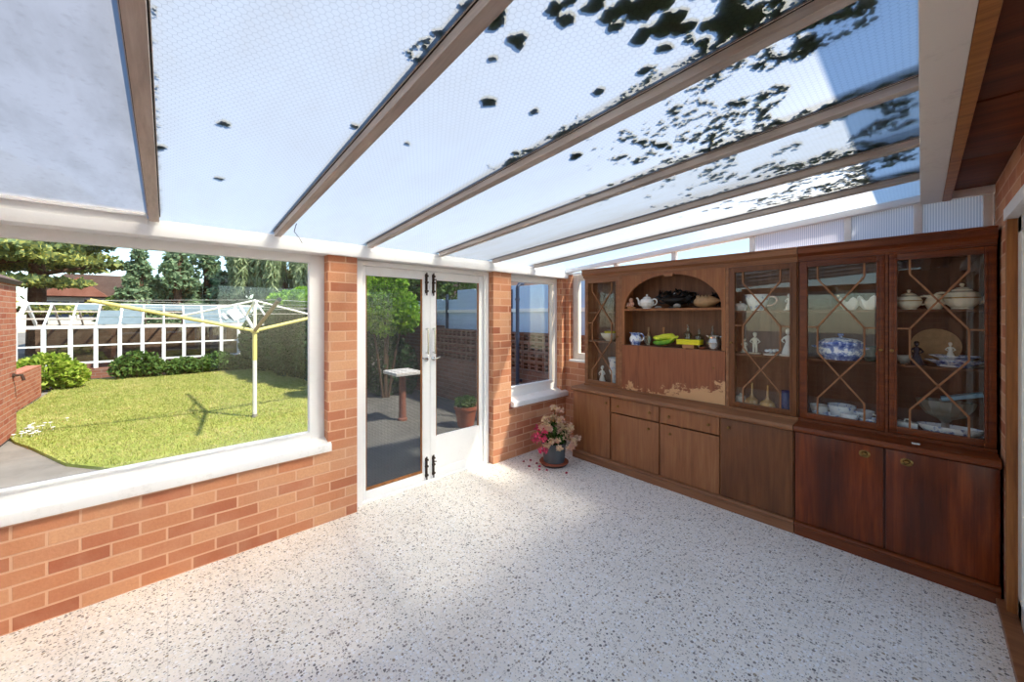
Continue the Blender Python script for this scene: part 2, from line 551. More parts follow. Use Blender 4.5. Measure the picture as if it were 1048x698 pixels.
def mat_terrazzo():
    N = NT('terrazzo')
    o = N.obj()
    def chips(scale, thr, seed):
        vo = N.n('TexVoronoi', {'Vector': N.mapping(o, (1, 1, 0), (seed, seed, 0)), 'Scale': scale, 'Randomness': 1.0}, feature='F1')
        rnd = N.n('SeparateColor', {0: vo.outputs['Color']})
        return vo.outputs['Distance'], rnd.outputs[0], rnd.outputs[1]
    d1, r1, s1 = chips(60.0, 0, 0.0)
    d2, r2, s2 = chips(125.0, 0, 5.0)
    base = N.mix(N.noise(o, 30, 4), lin('#eee6d8'), lin('#faf4e8'))
    c2 = N.ramp(r2, [(0.0, lin('#f4f0ea')), (0.46, lin('#dcd6cc')), (0.68, lin('#aea598')), (0.86, lin('#756b60')), (1.0, lin('#51493f'))], 'CONSTANT')
    m2 = N.math('LESS_THAN', d2, N.math('ADD', 0.26, N.math('MULTIPLY', s2, 0.28)))
    col = N.mix(N.math('MULTIPLY', m2, 0.8), base, c2)
    c1 = N.ramp(r1, [(0.0, lin('#fbfaf8')), (0.46, lin('#e6e2dc')), (0.62, lin('#a89a8a')), (0.76, lin('#6f6257')), (0.88, lin('#a08a66')), (0.94, lin('#3f3832'))], 'CONSTANT')
    m1 = N.math('LESS_THAN', d1, N.math('ADD', 0.20, N.math('MULTIPLY', s1, 0.26)))
    col = N.mix(N.math('MULTIPLY', m1, 0.85), col, c1)
    s = N.n('SeparateXYZ', {0: o})
    def joint(v, per):
        fr = N.math('FRACT', N.math('DIVIDE', v, per))
        return N.math('LESS_THAN', fr, 0.0035 / per)
    j = N.math('MAXIMUM', joint(s.outputs[0], 0.305), joint(s.outputs[1], 0.305))
    col = N.mix(N.math('MULTIPLY', j, 0.22), col, lin('#7d756a'))
    st = N.noise(o, 1.6, 5, 0.6)
    col = N.mix(N.math('MULTIPLY', N.ramp(st, [(0.5, 0.0), (0.75, 1.0)]), 0.16), col, lin('#a08f78'))
    ro = N.math('ADD', 0.24, N.math('MULTIPLY', N.noise(o, 6, 4), 0.3))
    return N.done(N.bsdf(col, ro, 0.45))


M['terrazzo'] = mat_terrazzo()
M['roof_glass'] = mat_roof_glass('wired cast roof glass', '#b4b9bc', '#a39a84', 0.07, 0.0185, 0.25)
M['roof_clean'] = mat_roof_glass('rinsed cast roof glass', '#b4b9bc', '#a39a84', 0.07, 0.0185, 0.25, 0.3, 0.38, '#f2f2ee', (-1.25, -0.7, 0.6))
M['roof_plain'] = mat_roof_glass('clouded roof sheet', '#a2a3a8', '#7c7974', 0.03, 0, 0.6, 0.55, 0.42, '#b4b1ac')
M['roof_top'] = mat_glass('roof glass upper face', (0.98, 0.99, 1.0, 1), 0.6)


def mat_cut_glass():
    N = NT('frosted cut glass')
    a = N.n('BsdfTranslucent', {'Color': lin('#c9c8be')}).outputs[0]
    b = N.n('BsdfDiffuse', {'Color': lin('#b4b2a6')}).outputs[0]
    c = N.n('BsdfTransparent', {'Color': (0.9, 0.92, 0.9, 1)}).outputs[0]
    g = N.n('BsdfGlossy', {'Roughness': 0.1}).outputs[0]
    m1 = N.n('MixShader', {0: 0.5, 1: a, 2: b}).outputs[0]
    m2 = N.n('MixShader', {0: 0.4, 1: m1, 2: c}).outputs[0]
    return N.done(N.n('MixShader', {0: 0.10, 1: m2, 2: g}).outputs[0])


M['cut_glass'] = mat_cut_glass()


def mat_fluted():
    N = NT('fluted plastic sheet')
    s = N.n('SeparateXYZ', {0: N.obj()})
    w = N.math('SINE', N.math('MULTIPLY', s.outputs[0], 2 * math.pi / 0.012))
    col = N.mix(N.math('ADD', 0.5, N.math('MULTIPLY', w, 0.5)), lin('#c2c9d8'), lin('#f2f4f8'))
    tl = N.n('BsdfTranslucent', {'Color': col}).outputs[0]
    tr = N.n('BsdfTransparent', {'Color': (0.9, 0.94, 1, 1)}).outputs[0]
    gl = N.n('BsdfDiffuse', {'Color': col}).outputs[0]
    sh = N.n('MixShader', {0: 0.12, 1: tl, 2: tr}).outputs[0]
    return N.done(N.n('MixShader', {0: 0.25, 1: sh, 2: gl}).outputs[0])


M['fluted'] = mat_fluted()


def mat_moss():
    N = NT('moss')
    nz = N.noise(N.obj(), 60, 4)
    return N.done(N.bsdf(N.ramp(nz, [(0.3, lin('#48583a')), (0.55, lin('#6c8050')), (0.8, lin('#8fa064'))]), 0.95, 0.1, bump=nz, bstr=0.6))


M['moss'] = mat_moss()


def mat_ground(name, cols, sc=3.0, rough=0.95):
    N = NT(name)
    o = N.obj()
    f = N.math('ADD', N.math('MULTIPLY', N.noise(o, sc, 6, 0.65), 0.6), N.math('MULTIPLY', N.noise(o, sc * 30, 4, 0.7), 0.4))
    return N.done(N.bsdf(N.ramp(f, [(0.3 + 0.4 * i / (len(cols) - 1), lin(c)) for i, c in enumerate(cols)]), rough, 0.2))


M['asphalt'] = mat_ground('old asphalt', ['#55534f', '#6b6863', '#85807a'])
M['path'] = mat_ground('concrete path', ['#716c66', '#88827a', '#9a938a'])
M['earth'] = mat_ground('turf soil', ['#7d8a3c', '#9aa450', '#b4b060'], 1.2)
M['grass'] = mat_leaf('lawn grass', ['#8a9648', '#a2a75a', '#b8b26e', '#c8bb82'], 0.25, 0.9)
M['bush'] = mat_leaf('bright bush leaf', ['#4f7a1e', '#7fae2e', '#b3d24a'], 0.45, 2.0)
M['yellow_bush'] = mat_leaf('yellow green laurel leaf', ['#5a7a22', '#98b03a', '#d0d468'], 0.4, 3.0)
M['hedge'] = mat_leaf('dark hedge leaf', ['#1f3418', '#33502a', '#4b6b38'], 0.25, 2.0)
M['shrub'] = mat_leaf('shrub leaf', ['#33501f', '#4f6f30', '#7a9248'], 0.3, 3.0)
M['cedar'] = mat_leaf('cedar needles', ['#4c6044', '#71865a', '#a3a95c', '#c8c060'], 0.3, 0.35)
M['conifer'] = mat_leaf('conifer needles', ['#547050', '#7a9470', '#a3b488'], 0.3, 0.5)
M['willow'] = mat_leaf('willow leaf', ['#72865a', '#9cac80', '#c8d0a6'], 0.35, 0.5)
M['bark'] = mat_ground('bark', ['#3f3126', '#5b483a', '#7a6554'], 6)
M['roof_tile'] = mat_ground('red roof tiles', ['#7d5246', '#946355', '#a67668'], 2)
M['grey_tile'] = mat_ground('grey roof tiles', ['#5c4a46', '#6e5c56', '#7d6c66'], 2)
M['render'] = mat_plain('white render', '#e6e4de', 0.8)
M['blue_panel'] = mat_plain('blue white boarding', '#c3d6ea', 0.6, 0, 0.04, 3)
M['dark_pipe'] = mat_plain('dark blue pipe', '#24364f', 0.4)
M['gh_glass'] = mat_glass('greenhouse glass', (0.8, 0.86, 0.86, 1), 2.0)
M['gh_white'] = mat_plain('whitewashed glass', '#76858a', 0.5, 0, 0.3, 5)
M['pole_yellow'] = mat_plain('yellow painted steel', '#e0d27c', 0.5, 0, 0.15, 20)
M['pole_white'] = mat_plain('white painted steel', '#e8e4d8', 0.5, 0, 0.1, 20)
M['pole_brown'] = mat_plain('brown steel arm', '#8a6a50', 0.7, 0, 0.25, 20)  # brown all over, used for one arm of the clothes line only
M['slab'] = mat_plain('pale stone slab', '#cfcac4', 0.8, 0, 0.12)
M['post_red'] = mat_plain('red brown post', '#8a5644', 0.8, 0, 0.2, 20)
M['banana_y'] = None


def mat_banana():
    N = NT('green banana skin')
    s = N.n('SeparateXYZ', {0: N.obj()})
    f = N.math('ADD', N.math('MULTIPLY', s.outputs[2], 8.0), N.math('MULTIPLY', N.noise(N.obj(), 25, 3), 0.5))
    col = N.ramp(f, [(0.36, lin('#2f6e1c')), (0.66, lin('#6fa828')), (0.98, lin('#d8dc3c'))])
    return N.done(N.bsdf(col, 0.4))


M['banana'] = mat_banana()

# ================================================================ the room
XA, YB, XH, YF = -3.0, 3.66, 0.30, -2.2        # garden wall, cabinet wall, house wall, end wall
def roof_z(x): return 2.085 + 0.0746 * (x + 2.95)     # underside of the glazing bars

struct(MB().box(-3.22, 0.62, YF - 0.2, YB + 0.22, -0.12, 0.0).build('floor', M['terrazzo']), 'pale speckled terrazzo floor')

# garden wall with two windows and the double door
b = MB()
b.box(-3.22, XA, YF - 0.2, 1.10, -0.15, 0.565)               # under the large window
b.box(-3.22, XA, 0.885, 1.10, 0.565, 2.0)                    # pier between window and door
b.box(-3.22, XA, YF - 0.2, -1.75, 0.565, 2.0)
b.box(-3.22, XA, 2.49, 2.74, -0.15, 2.0)                     # pier between door and small window
b.box(-3.22, XA, 2.74, YB + 0.22, -0.15, 0.59)
b.box(-3.22, XA, 3.585, YB + 0.22, 0.59, 2.0)
struct(b.build('wall_left', M['brick'], smooth=0), 'orange brick garden wall with windows and door')

# cabinet wall: brick with one small window opening
b = MB()
b.box(XA, -2.94, YB, YB + 0.22, -0.15, 2.045)
b.box(-2.94, -2.40, YB, YB + 0.22, -0.15, 1.0)
b.box(-2.40, 0.52, YB, YB + 0.22, -0.15, 2.045)
struct(b.build('wall_back', M['brick'], smooth=0), 'orange brick wall behind the dark wooden cabinets')

# house wall
b = MB()
b.box(XH, 0.52, 3.23, YB, -0.15, 2.34)
b.box(XH, 0.52, 0.35, 3.23, 2.10, 2.34)
b.box(XH, 0.52, YF - 0.2, 0.35, -0.15, 2.34)
struct(b.build('wall_right', M['brick'], smooth=0), 'brick house wall beside the timber door')

# far end wall, behind the photographer's left
b = MB()
b.box(XA, XH, YF - 0.2, YF, -0.15, 0.75)
b.box(XA, -2.6, YF - 0.2, YF, 0.75, 2.05)
b.box(-0.5, XH, YF - 0.2, YF, 0.75, 2.3)
b.box(-2.6, -0.5, YF - 0.2, YF, 2.0, 2.1)
struct(b.build('wall_front', M['brick'], smooth=0), 'brick end wall')
w4 = struct(thing('window_4', None, None, (-1.55, YF - 0.1, 0.75)))  # unseen window, added here for a brighter interior
b = MB()
for x in (-2.58, -1.55, -0.52): b.box(x - 0.03, x + 0.03, YF - 0.14, YF - 0.06, 0.75, 2.0)
for z in (0.78, 1.97): b.box(-2.6, -0.5, YF - 0.14, YF - 0.06, z - 0.03, z + 0.03)
b.build('window_frame', M['white'], w4, (-1.55, YF - 0.1, 0.75))
MB().box(-2.58, -0.52, YF - 0.103, YF - 0.097, 0.78, 1.97).build('window_pane', M['pane'], w4, (-1.55, YF - 0.1, 0.75))

# ---- window 1 (large, garden)
def window_x(name, y0, y1, z0, z1, xc, label, fw=0.075, rail=0.07, head=0.055, sill=None, left_jamb=True):
    o = (xc, (y0 + y1) / 2, z0)
    w = struct(thing(name, label, None, o))
    b = MB()
    b.box(xc - 0.03, xc + 0.035, y1 - fw, y1, z0, z1)
    if left_jamb: b.box(xc - 0.03, xc + 0.035, y0, y0 + fw, z0, z1)
    b.box(xc - 0.03, xc + 0.035, y0 + fw, y1 - fw, z0, z0 + rail)
    b.box(xc - 0.03, xc + 0.035, y0 + fw, y1 - fw, z1 - head, z1)
    # glazing bead
    b.box(xc + 0.0, xc + 0.048, y1 - fw - 0.014, y1 - fw, z0 + rail, z1 - head)
    b.box(xc + 0.0, xc + 0.048, y0 + fw, y1 - fw, z0 + rail, z0 + rail + 0.014)
    b.build('window_frame', M['white'], w, o, bevel=0.004)
    MB().box(xc - 0.014, xc - 0.008, y0 + fw, y1 - fw, z0 + rail, z1 - head).build('window_pane', M['pane'], w, o)
    if sill:
        ya, yb, zt, xn = sill
        MB().prism([(xn, zt - 0.055), (xn, zt - 0.01), (xn - 0.004, zt), (xc + 0.03, zt + 0.035), (xc + 0.03, zt - 0.055)], 'y', ya, yb).build('window_sill', [M['sill']], w, o, bevel=0.003)
    return w

window_x('window_1', -1.75, 0.885, 0.605, 2.0, -3.12, 'wide white framed picture window onto the lawn', 0.095, 0.06, 0.06, (-1.75, 0.905, 0.59, -2.972))
window_x('window_2', 2.74, 3.585, 0.62, 1.995, -3.11, 'narrow white framed window between brick pier and cabinet wall', 0.06, 0.12, 0.07, (2.735, 3.655, 0.61, -2.95))
MB().box(-3.1, -3.06, 3.47, 3.50, 0.74, 1.93).build('window_bead', M['cream'], bpy.data.objects['window_2'], (-3.11, 3.1625, 0.62))

# ---- window 3 (small, in the cabinet wall)
o3 = (-2.67, YB + 0.1, 1.0)
w3 = struct(thing('window_3', 'small cream framed window tucked beside the cabinet end', None, o3))
b = MB()
b.box(-2.94, -2.86, YB + 0.07, YB + 0.13, 1.0, 2.045); b.box(-2.48, -2.40, YB + 0.07, YB + 0.13, 1.0, 2.045)
b.box(-2.86, -2.48, YB + 0.07, YB + 0.13, 1.0, 1.08); b.box(-2.86, -2.48, YB + 0.07, YB + 0.13, 1.97, 2.045)
b.build('window_frame', M['cream'], w3, o3, bevel=0.004)
MB().box(-2.86, -2.48, YB + 0.095, YB + 0.101, 1.08, 1.97).build('window_pane', M['pane'], w3, o3)
MB().box(-2.94, -2.40, YB - 0.008, YB + 0.07, 0.98, 1.003).build('window_sill', M['sill'], w3, o3, bevel=0.003)

# ---- double door (door_1) in the garden wall
XD = -3.12
od = (XD, 1.80, 0.0)
d1 = struct(thing('door_1', 'white half glazed double garden door', None, od))
b = MB()
b.box(XD - 0.05, XD + 0.05, 1.10, 1.17, 0.0, 1.995)
b.box(XD - 0.05, XD + 0.05, 2.43, 2.49, 0.0, 1.995)
b.box(XD - 0.05, XD + 0.05, 1.17, 2.43, 1.955, 1.995)
b.box(XD - 0.05, XD + 0.045, 1.17, 2.43, 0.0, 0.018)
b.box(XD + 0.045, XD + 0.06, 2.445, 2.475, 0.0, 1.97)
b.build('door_frame', M['white'], d1, od, bevel=0.004)
def door_leaf(y0, y1, kick, ls, rs, hinge_right):
    lf = MB()
    zb, zt = 0.02, 1.953
    lf.box(XD - 0.02, XD + 0.022, y0, y0 + ls, zb, zt)
    lf.box(XD - 0.02, XD + 0.022, y1 - rs, y1, zb, zt)
    lf.box(XD - 0.02, XD + 0.022, y0 + ls, y1 - rs, zt - 0.075, zt)
    br = 0.075
    lf.box(XD - 0.02, XD + 0.022, y0 + ls, y1 - rs, zb, zb + br)
    o = lf.build('door_leaf', M['white'], d1, od, bevel=0.003)
    gz = zb + br
    if kick:
        MB().box(XD - 0.012, XD + 0.012, y0 + ls, y1 - rs, zb + br, kick).build('kick_panel', M['white'], o, od, bevel=0.002)
        gz = kick
    MB().box(XD - 0.004, XD + 0.002, y0 + ls, y1 - rs, gz, zt - 0.075).build('glass_pane', M['door_pane'], o, od)
    bd = MB()
    bd.box(XD + 0.002, XD + 0.014, y0 + ls, y0 + ls + 0.010, gz, zt - 0.075)
    bd.box(XD + 0.002, XD + 0.014, y1 - rs - 0.012, y1 - rs, gz, zt - 0.075)
    if not kick: bd.box(XD + 0.002, XD + 0.016, y0 + ls, y1 - rs, gz, gz + 0.022)
    bd.build('glazing_bead', M['timber'], o, od)
    # hardware on the meeting stile
    yh = (y1 - rs / 2) if not hinge_right else (y0 + ls / 2)
    sx = XD + 0.022
    h = MB()
    for z in (1.20, 1.42): h.tube([(sx, yh, z), (sx + 0.035, yh, z)], 0.008, 8)
    h.tube([(sx + 0.035, yh, 1.19), (sx + 0.038, yh, 1.31), (sx + 0.035, yh, 1.43)], 0.008, 8)
    h.lathe([(0.020, 0), (0.020, 0.006), (0.012, 0.01)], (sx, yh, 1.14), 14, axis='x')
    dy = 0.06 if hinge_right else -0.06
    h.tube([(sx, yh, 1.14), (sx + 0.03, yh, 1.14), (sx + 0.034, yh + dy * 0.3, 1.145), (sx + 0.034, yh + dy, 1.155)], 0.007, 8)
    h.build('pull_handle', M['chrome'], o, od)
    for z in (0.13, 1.83):
        k = MB()
        k.box(sx, sx + 0.006, yh - 0.012, yh + 0.012, z - 0.08, z + 0.10)
        k.tube([(sx + 0.012, yh, z - 0.10), (sx + 0.012, yh, z + 0.11)], 0.006, 8)
        for q in (-0.06, 0.02, 0.08): k.box(sx, sx + 0.02, yh - 0.014, yh + 0.014, z + q - 0.008, z + q + 0.008)
        k.tube([(sx + 0.012, yh, z + 0.05), (sx + 0.03, yh + dy * 0.3, z + 0.05)], 0.005, 8)
        k.build('surface_bolt', M['rust'], o, od)
    return o
door_leaf(1.172, 1.803, None, 0.035, 0.075, False)
door_leaf(1.807, 2.428, 0.405, 0.062, 0.048, True)

# ---- timber door of the house (door_2), at the right edge
oh = (0.36, 3.0, 0.0)
d2 = struct(thing('door_2', 'orange timber framed glazed door in the house wall', None, oh))
b = MB()
b.box(0.296, 0.40, 3.165, 3.218, 0.03, 2.04)
b.box(0.30, 0.40, 0.36, 0.43, 0.03, 2.04)
b.build('door_frame', M['timber'], d2, oh, bevel=0.003)
MB().box(0.29, 0.42, 0.35, 3.225, 2.04, 2.10).build('lintel_board', M['sill'], d2, oh, bevel=0.003)
b = MB()
for y in (3.10, 1.80, 0.46): b.box(0.33, 0.38, y - 0.035, y + 0.065, 0.03, 2.04)
b.box(0.33, 0.38, 0.43, 3.16, 0.03, 0.13); b.box(0.33, 0.38, 0.43, 3.16, 1.96, 2.04)
b.build('sliding_sash', M['cream'], d2, oh, bevel=0.003)
MB().box(0.352, 0.358, 0.50, 3.07, 0.13, 1.96).build('glass_pane', M['pane'], d2, oh)
MB().box(0.27, 0.52, 0.35, 3.30, 0.0, 0.035).build('door_threshold', M['faded_rail'], d2, oh, bevel=0.004)

# ---- timber plates and beams
b = MB()
b.box(-3.2, -2.955, YF, YB, 2.0, 2.06)
b.box(-3.2, -2.985, YF, YB, 2.06, 2.10)
struct(b.build('trim_1', M['white'], bevel=0.004), 'white painted wall plate over the garden wall')
struct(MB().box(-2.975, -2.945, YF, -0.085, 2.105, 2.135).box(-2.99, -2.97, YF, -0.085, 2.06, 2.14).build('trim_2', M['white'], bevel=0.003), 'white board under the clouded roof sheet')
b = MB()
b.box(-0.005, 0.09, YF, YB - 0.01, 2.272, 2.44)
struct(b.build('trim_3', M['cream'], bevel=0.005), 'white painted beam along the house side of the roof')
struct(MB().box(0.09, 0.128, YF, YB - 0.01, 2.272, 2.40).build('trim_4', M['batten'], bevel=0.004), 'varnished batten beside the white beam')
s_ = MB()
ys = [YF, -0.3, 1.0, 2.2, 2.95, YB + 0.2]
for i in range(5): s_.box(0.128, 0.52, ys[i], ys[i + 1] - 0.004, 2.335 - (0.006 if i == 3 else 0), 2.36)
struct(s_.build('ceiling_soffit', M['ply'], bevel=0.002), 'dark plywood soffit under the house eaves')

# ---- glazed roof
ceil = struct(thing('ceiling', 'sloping roof of wired glass between brown glazing bars', None, (0, 0, 2.1)))
BAR_Y = [-1.93, -1.30, -0.675, -0.055, 0.555, 1.19, 1.84, 2.47, 3.08]
X0, X1 = -3.02, 0.0
def sloped(b, y0, y1, lo, hi, x0=X0, x1=X1, mi=0):
    z0, z1 = roof_z(x0), roof_z(x1)
    vs = [(x0, y0, z0 + lo), (x1, y0, z1 + lo), (x1, y1, z1 + lo), (x0, y1, z0 + lo), (x0, y0, z0 + hi), (x1, y0, z1 + hi), (x1, y1, z1 + hi), (x0, y1, z0 + hi)]
    return b.add(vs, [(0, 3, 2, 1), (4, 5, 6, 7), (0, 1, 5, 4), (1, 2, 6, 5), (2, 3, 7, 6), (3, 0, 4, 7)], mi)
for y in BAR_Y:
    b = MB()
    sloped(b, y - 0.021, y + 0.021, 0.0, 0.03, -2.97)
    sloped(b, y - 0.027, y + 0.027, 0.03, 0.036, -2.97, mi=1)
    sloped(b, y - 0.021, y + 0.021, 0.043, 0.075, mi=1)
    b.build('glazing_bar', [M['bar_wood'], M['bar_dark']], ceil, (0, 0, 2.1), bevel=0.002)
edges = [YF - 0.1] + BAR_Y + [YB + 0.1]
for i in range(len(edges) - 1):
    b = MB()
    y0, y1 = edges[i] + 0.004, edges[i + 1] - 0.004
    x0 = -3.3
    z0, z1 = roof_z(x0), roof_z(X1)
    lo, hi = 0.036, 0.042
    vs = [(x0, y0, z0 + lo), (X1, y0, z1 + lo), (X1, y1, z1 + lo), (x0, y1, z0 + lo), (x0, y0, z0 + hi), (X1, y0, z1 + hi), (X1, y1, z1 + hi), (x0, y1, z0 + hi)]
    b.add(vs, [(0, 3, 2, 1)], 0)
    b.add(vs, [(4, 5, 6, 7), (0, 1, 5, 4), (1, 2, 6, 5), (2, 3, 7, 6), (3, 0, 4, 7)], 1)
    plain = i <= 3
    b.build('roof_pane', [M['roof_plain'] if plain else M['roof_clean'] if i == len(edges) - 2 else M['roof_glass'], M['roof_top']], ceil, (0, 0, 2.1), smooth=0)

# fanlight over the cabinet wall
of = (-1.3, YB + 0.03, 2.045)
fan = struct(thing('window_5', 'long tapering fanlight over the cabinet wall', None, of))
b = MB()
b.box(XA, 0.30, YB + 0.0, YB + 0.06, 2.045, 2.062)
def top(x): return min(roof_z(min(x, 0.0)) + 0.03, 2.335)
vs = [(XA, YB - 0.03, top(XA) - 0.045), (0.0, YB - 0.03, top(0) - 0.045), (0.0, YB + 0.06, top(0) - 0.045), (XA, YB + 0.06, top(XA) - 0.045),
      (XA, YB - 0.03, top(XA)), (0.0, YB - 0.03, top(0)), (0.0, YB + 0.06, top(0)), (XA, YB + 0.06, top(XA))]
b.add(vs, [(0, 3, 2, 1), (4, 5, 6, 7), (0, 1, 5, 4), (1, 2, 6, 5), (2, 3, 7, 6), (3, 0, 4, 7)])
b.box(0.0, 0.30, YB, YB + 0.06, 2.285, 2.335)
divs = [-2.3, -1.65, -0.975, -0.365, -0.015, 0.275]
for i, x in enumerate(divs): b.box(x - 0.02, x + 0.02, YB + 0.005, YB + 0.055, 2.05, top(x) - 0.01)
b.build('window_frame', M['white'], fan, of, bevel=0.003)
for i in range(len(divs) - 1):
    x0, x1 = divs[i], divs[i + 1]
    vs = [(x0, YB + 0.025, 2.06), (x1, YB + 0.025, 2.06), (x1, YB + 0.031, 2.06), (x0, YB + 0.031, 2.06),
          (x0, YB + 0.025, top(x0) - 0.02), (x1, YB + 0.025, top(x1) - 0.02), (x1, YB + 0.031, top(x1) - 0.02), (x0, YB + 0.031, top(x0) - 0.02)]
    MB().add(vs, [(0, 3, 2, 1), (4, 5, 6, 7), (0, 1, 5, 4), (1, 2, 6, 5), (2, 3, 7, 6), (3, 0, 4, 7)]).build('window_pane', M['pane'] if x1 < -0.9 else M['fluted'], fan, of, smooth=0)

# moss growing on the outside of the glass
rng = np.random.default_rng(7)
KNOWN = [(-0.928, 0.97, 0.021), (-0.998, 0.803, 0.033), (-0.721, 1.055, 0.023), (-0.574, 1.086, 0.024), (-0.494, 1.045, 0.025), (-0.733, 0.698, 0.032), (-0.617, 0.746, 0.027), (-0.61, 0.696, 0.024), (-0.567, 0.714, 0.023), (-1.055, 1.357, 0.031), (-0.765, 1.585, 0.03), (-0.793, 1.493, 0.025), (-0.925, 1.534, 0.022), (-1.19, 1.115, 0.021), (-0.529, 0.826, 0.032), (-0.541, 0.869, 0.023), (-0.518, 0.949, 0.032), (-0.447, 0.881, 0.053), (-0.464, 0.979, 0.042), (-0.429, 1.023, 0.032), (-0.419, 1.11, 0.025), (-0.426, 0.952, 0.035), (-0.424, 1.151, 0.014), (-0.364, 1.062, 0.036), (-0.328, 1.036, 0.029), (-0.314, 1.1, 0.051), (-1.656, 0.146, 0.021), (-1.398, 0.504, 0.018), (-2.197, 0.179, 0.023), (-1.21, 0.573, 0.017), (-1.396, 0.715, 0.016), (-1.983, -0.017, 0.023), (-0.828, 0.688, 0.014), (-0.532, 0.764, 0.033), (-0.491, 0.828, 0.034), (-0.71, 0.599, 0.039)]
clumps = [(x, y, r * 0.9) for x, y, r in KNOWN]
for i in range(3000):            # scattered, thickening towards the house
    x = -0.03 - abs(rng.normal()) * 0.42
    y = rng.uniform(0.9, 3.05)
    if x < -1.5 or (y < 1.19 and x < -0.36): continue
    nz = math.sin(5.1 * x + 3.3 * y) + math.sin(9.7 * y - 6.3 * x + 1.0) + 0.8 * math.sin(17 * x + 13 * y) + 0.8 * math.sin(23 * y - 9 * x)
    if nz < -0.35 - (0.3 if y > 1.84 else 0.0) + (0.5 if x > -0.2 else 0.0): continue
    clumps.append((x, y, 0.005 + 0.017 * rng.random() ** 1.8))
for i in range(110):
    x = -0.02 - abs(rng.normal()) * 0.17; y = rng.uniform(0.5, 1.2)
    clumps.append((x, y, rng.uniform(0.008, 0.028)))
for yb, xs, n in ((0.555, 0.95, 70), (1.19, 1.35, 150), (1.84, 1.4, 90), (2.47, 1.2, 70), (-0.055, 1.6, 70)):
    for i in range(n):          # along the upper lip of each bar
        x = -0.02 - xs * rng.random() ** 1.4
        if yb == -0.055:
            clumps.append((-0.8 - 2.1 * rng.random(), yb + 0.030 + 0.004 * rng.random(), rng.uniform(0.004, 0.008)))
        else:
            clumps.append((x, yb - 0.028 - 0.02 * abs(rng.normal()) + (0.065 if rng.random() < 0.2 else 0), rng.uniform(0.006, 0.017)))
b = MB()
for ci, (x, y, r) in enumerate(clumps):
    solid = ci < len(KNOWN)
    for k in range(6 if r > 0.012 else 3):
        a = rng.random() * 6.28; q = r * (0.0 if k == 0 else rng.uniform(0.5, 1.0))
        xx, yy = x + 1.25 * q * math.cos(a), y + q * math.sin(a)
        if xx > -0.012: xx = -0.012
        if any(abs(yy - w_) < 0.02 for w_ in BAR_Y): continue
        rr = r * rng.uniform(0.35, 0.62)
        if solid:
            xx, yy = x + (xx - x) * 0.65, y + (yy - y) * 0.65
            rr = r * rng.uniform(0.55, 0.8)
        z = roof_z(xx) + 0.042
        n = 8
        ring = [(xx + rr * rng.uniform(0.6, 1.3) * math.cos(6.283 * j / n), yy + rr * rng.uniform(0.6, 1.3) * math.sin(6.283 * j / n)) for j in range(n)]
        vs = [(p, q_, roof_z(p) + 0.0425) for p, q_ in ring] + [(xx + (p - xx) * 0.7, yy + (q_ - yy) * 0.7, z + rr * 0.45) for p, q_ in ring] + [(xx, yy, z + rr * 0.6)]
        fs = [tuple(range(n - 1, -1, -1))] + [(j, (j + 1) % n, n + (j + 1) % n, n + j) for j in range(n)] + [(n + j, n + (j + 1) % n, 2 * n) for j in range(n)]
        b.add(vs, fs)
tag(b.build('moss', M['moss']), 'dark green moss clumps growing on top of the wired glass roof', 'moss', kind='stuff')

# bare wire hanging from the roof beside the second bar
tag(MB().tube([(-2.60, 0.585, roof_z(-2.6)), (-2.72, 0.60, 2.085), (-2.86, 0.66, 2.075), (-2.95, 0.70, 2.058)], 0.0025, 6).build('wire', M['black']), 'thin dark wire hanging from a glazing bar to the white wall plate', 'wire')

# house roof and eaves above (it shades the top edge of the glass)
b = MB()
b.prism([(0.05, 2.58), (0.05, 2.72), (6.0, 6.2), (6.0, 6.0)], 'y', -7, 7)
b.prism([(0.30, 2.36), (0.52, 2.36), (0.52, 2.95), (0.30, 2.80)], 'y', -7, 7)
b.box(0.05, 0.08, -7, 7, 2.46, 2.70)
struct(b.build('roof', M['grey_tile']), 'roof of the house above the conservatory')

# ================================================================ cabinets
def knob(parent, x, y, z, origin, m, r=0.012):
    MB().lathe([(0.004, 0), (0.005, -0.010), (r, -0.014), (r * 0.9, -0.022), (0.0, -0.025)], (x, y, z), 14, axis='y').build('knob', m, parent, origin)

def rosette(parent, x, y, z, origin):
    b = MB()
    b.lathe([(0.022, 0), (0.022, -0.003), (0.016, -0.006), (0.012, -0.004), (0.008, -0.010), (0, -0.012)], (x, y, z), 20, sx=1.25, axis='y')
    b.tube([(x + 0.024 * math.cos(t), y - 0.008, z - 0.004 + 0.016 * math.sin(t)) for t in [math.pi + math.pi * i / 8 for i in range(9)]], 0.0025, 6)
    b.build('handle', M['brass'], parent, origin)

def slab_door(name, parent, x0, x1, z0, z1, y, m, origin, knobs, ros=False):
    o = MB().box(x0, x1, y, y + 0.02, z0, z1).build(name, m, parent, origin, bevel=0.003)
    for kx, kz in knobs:
        if ros: rosette(o, kx, y, kz, origin)
        else: knob(o, kx, y, kz, origin, M['brass'])
    return o

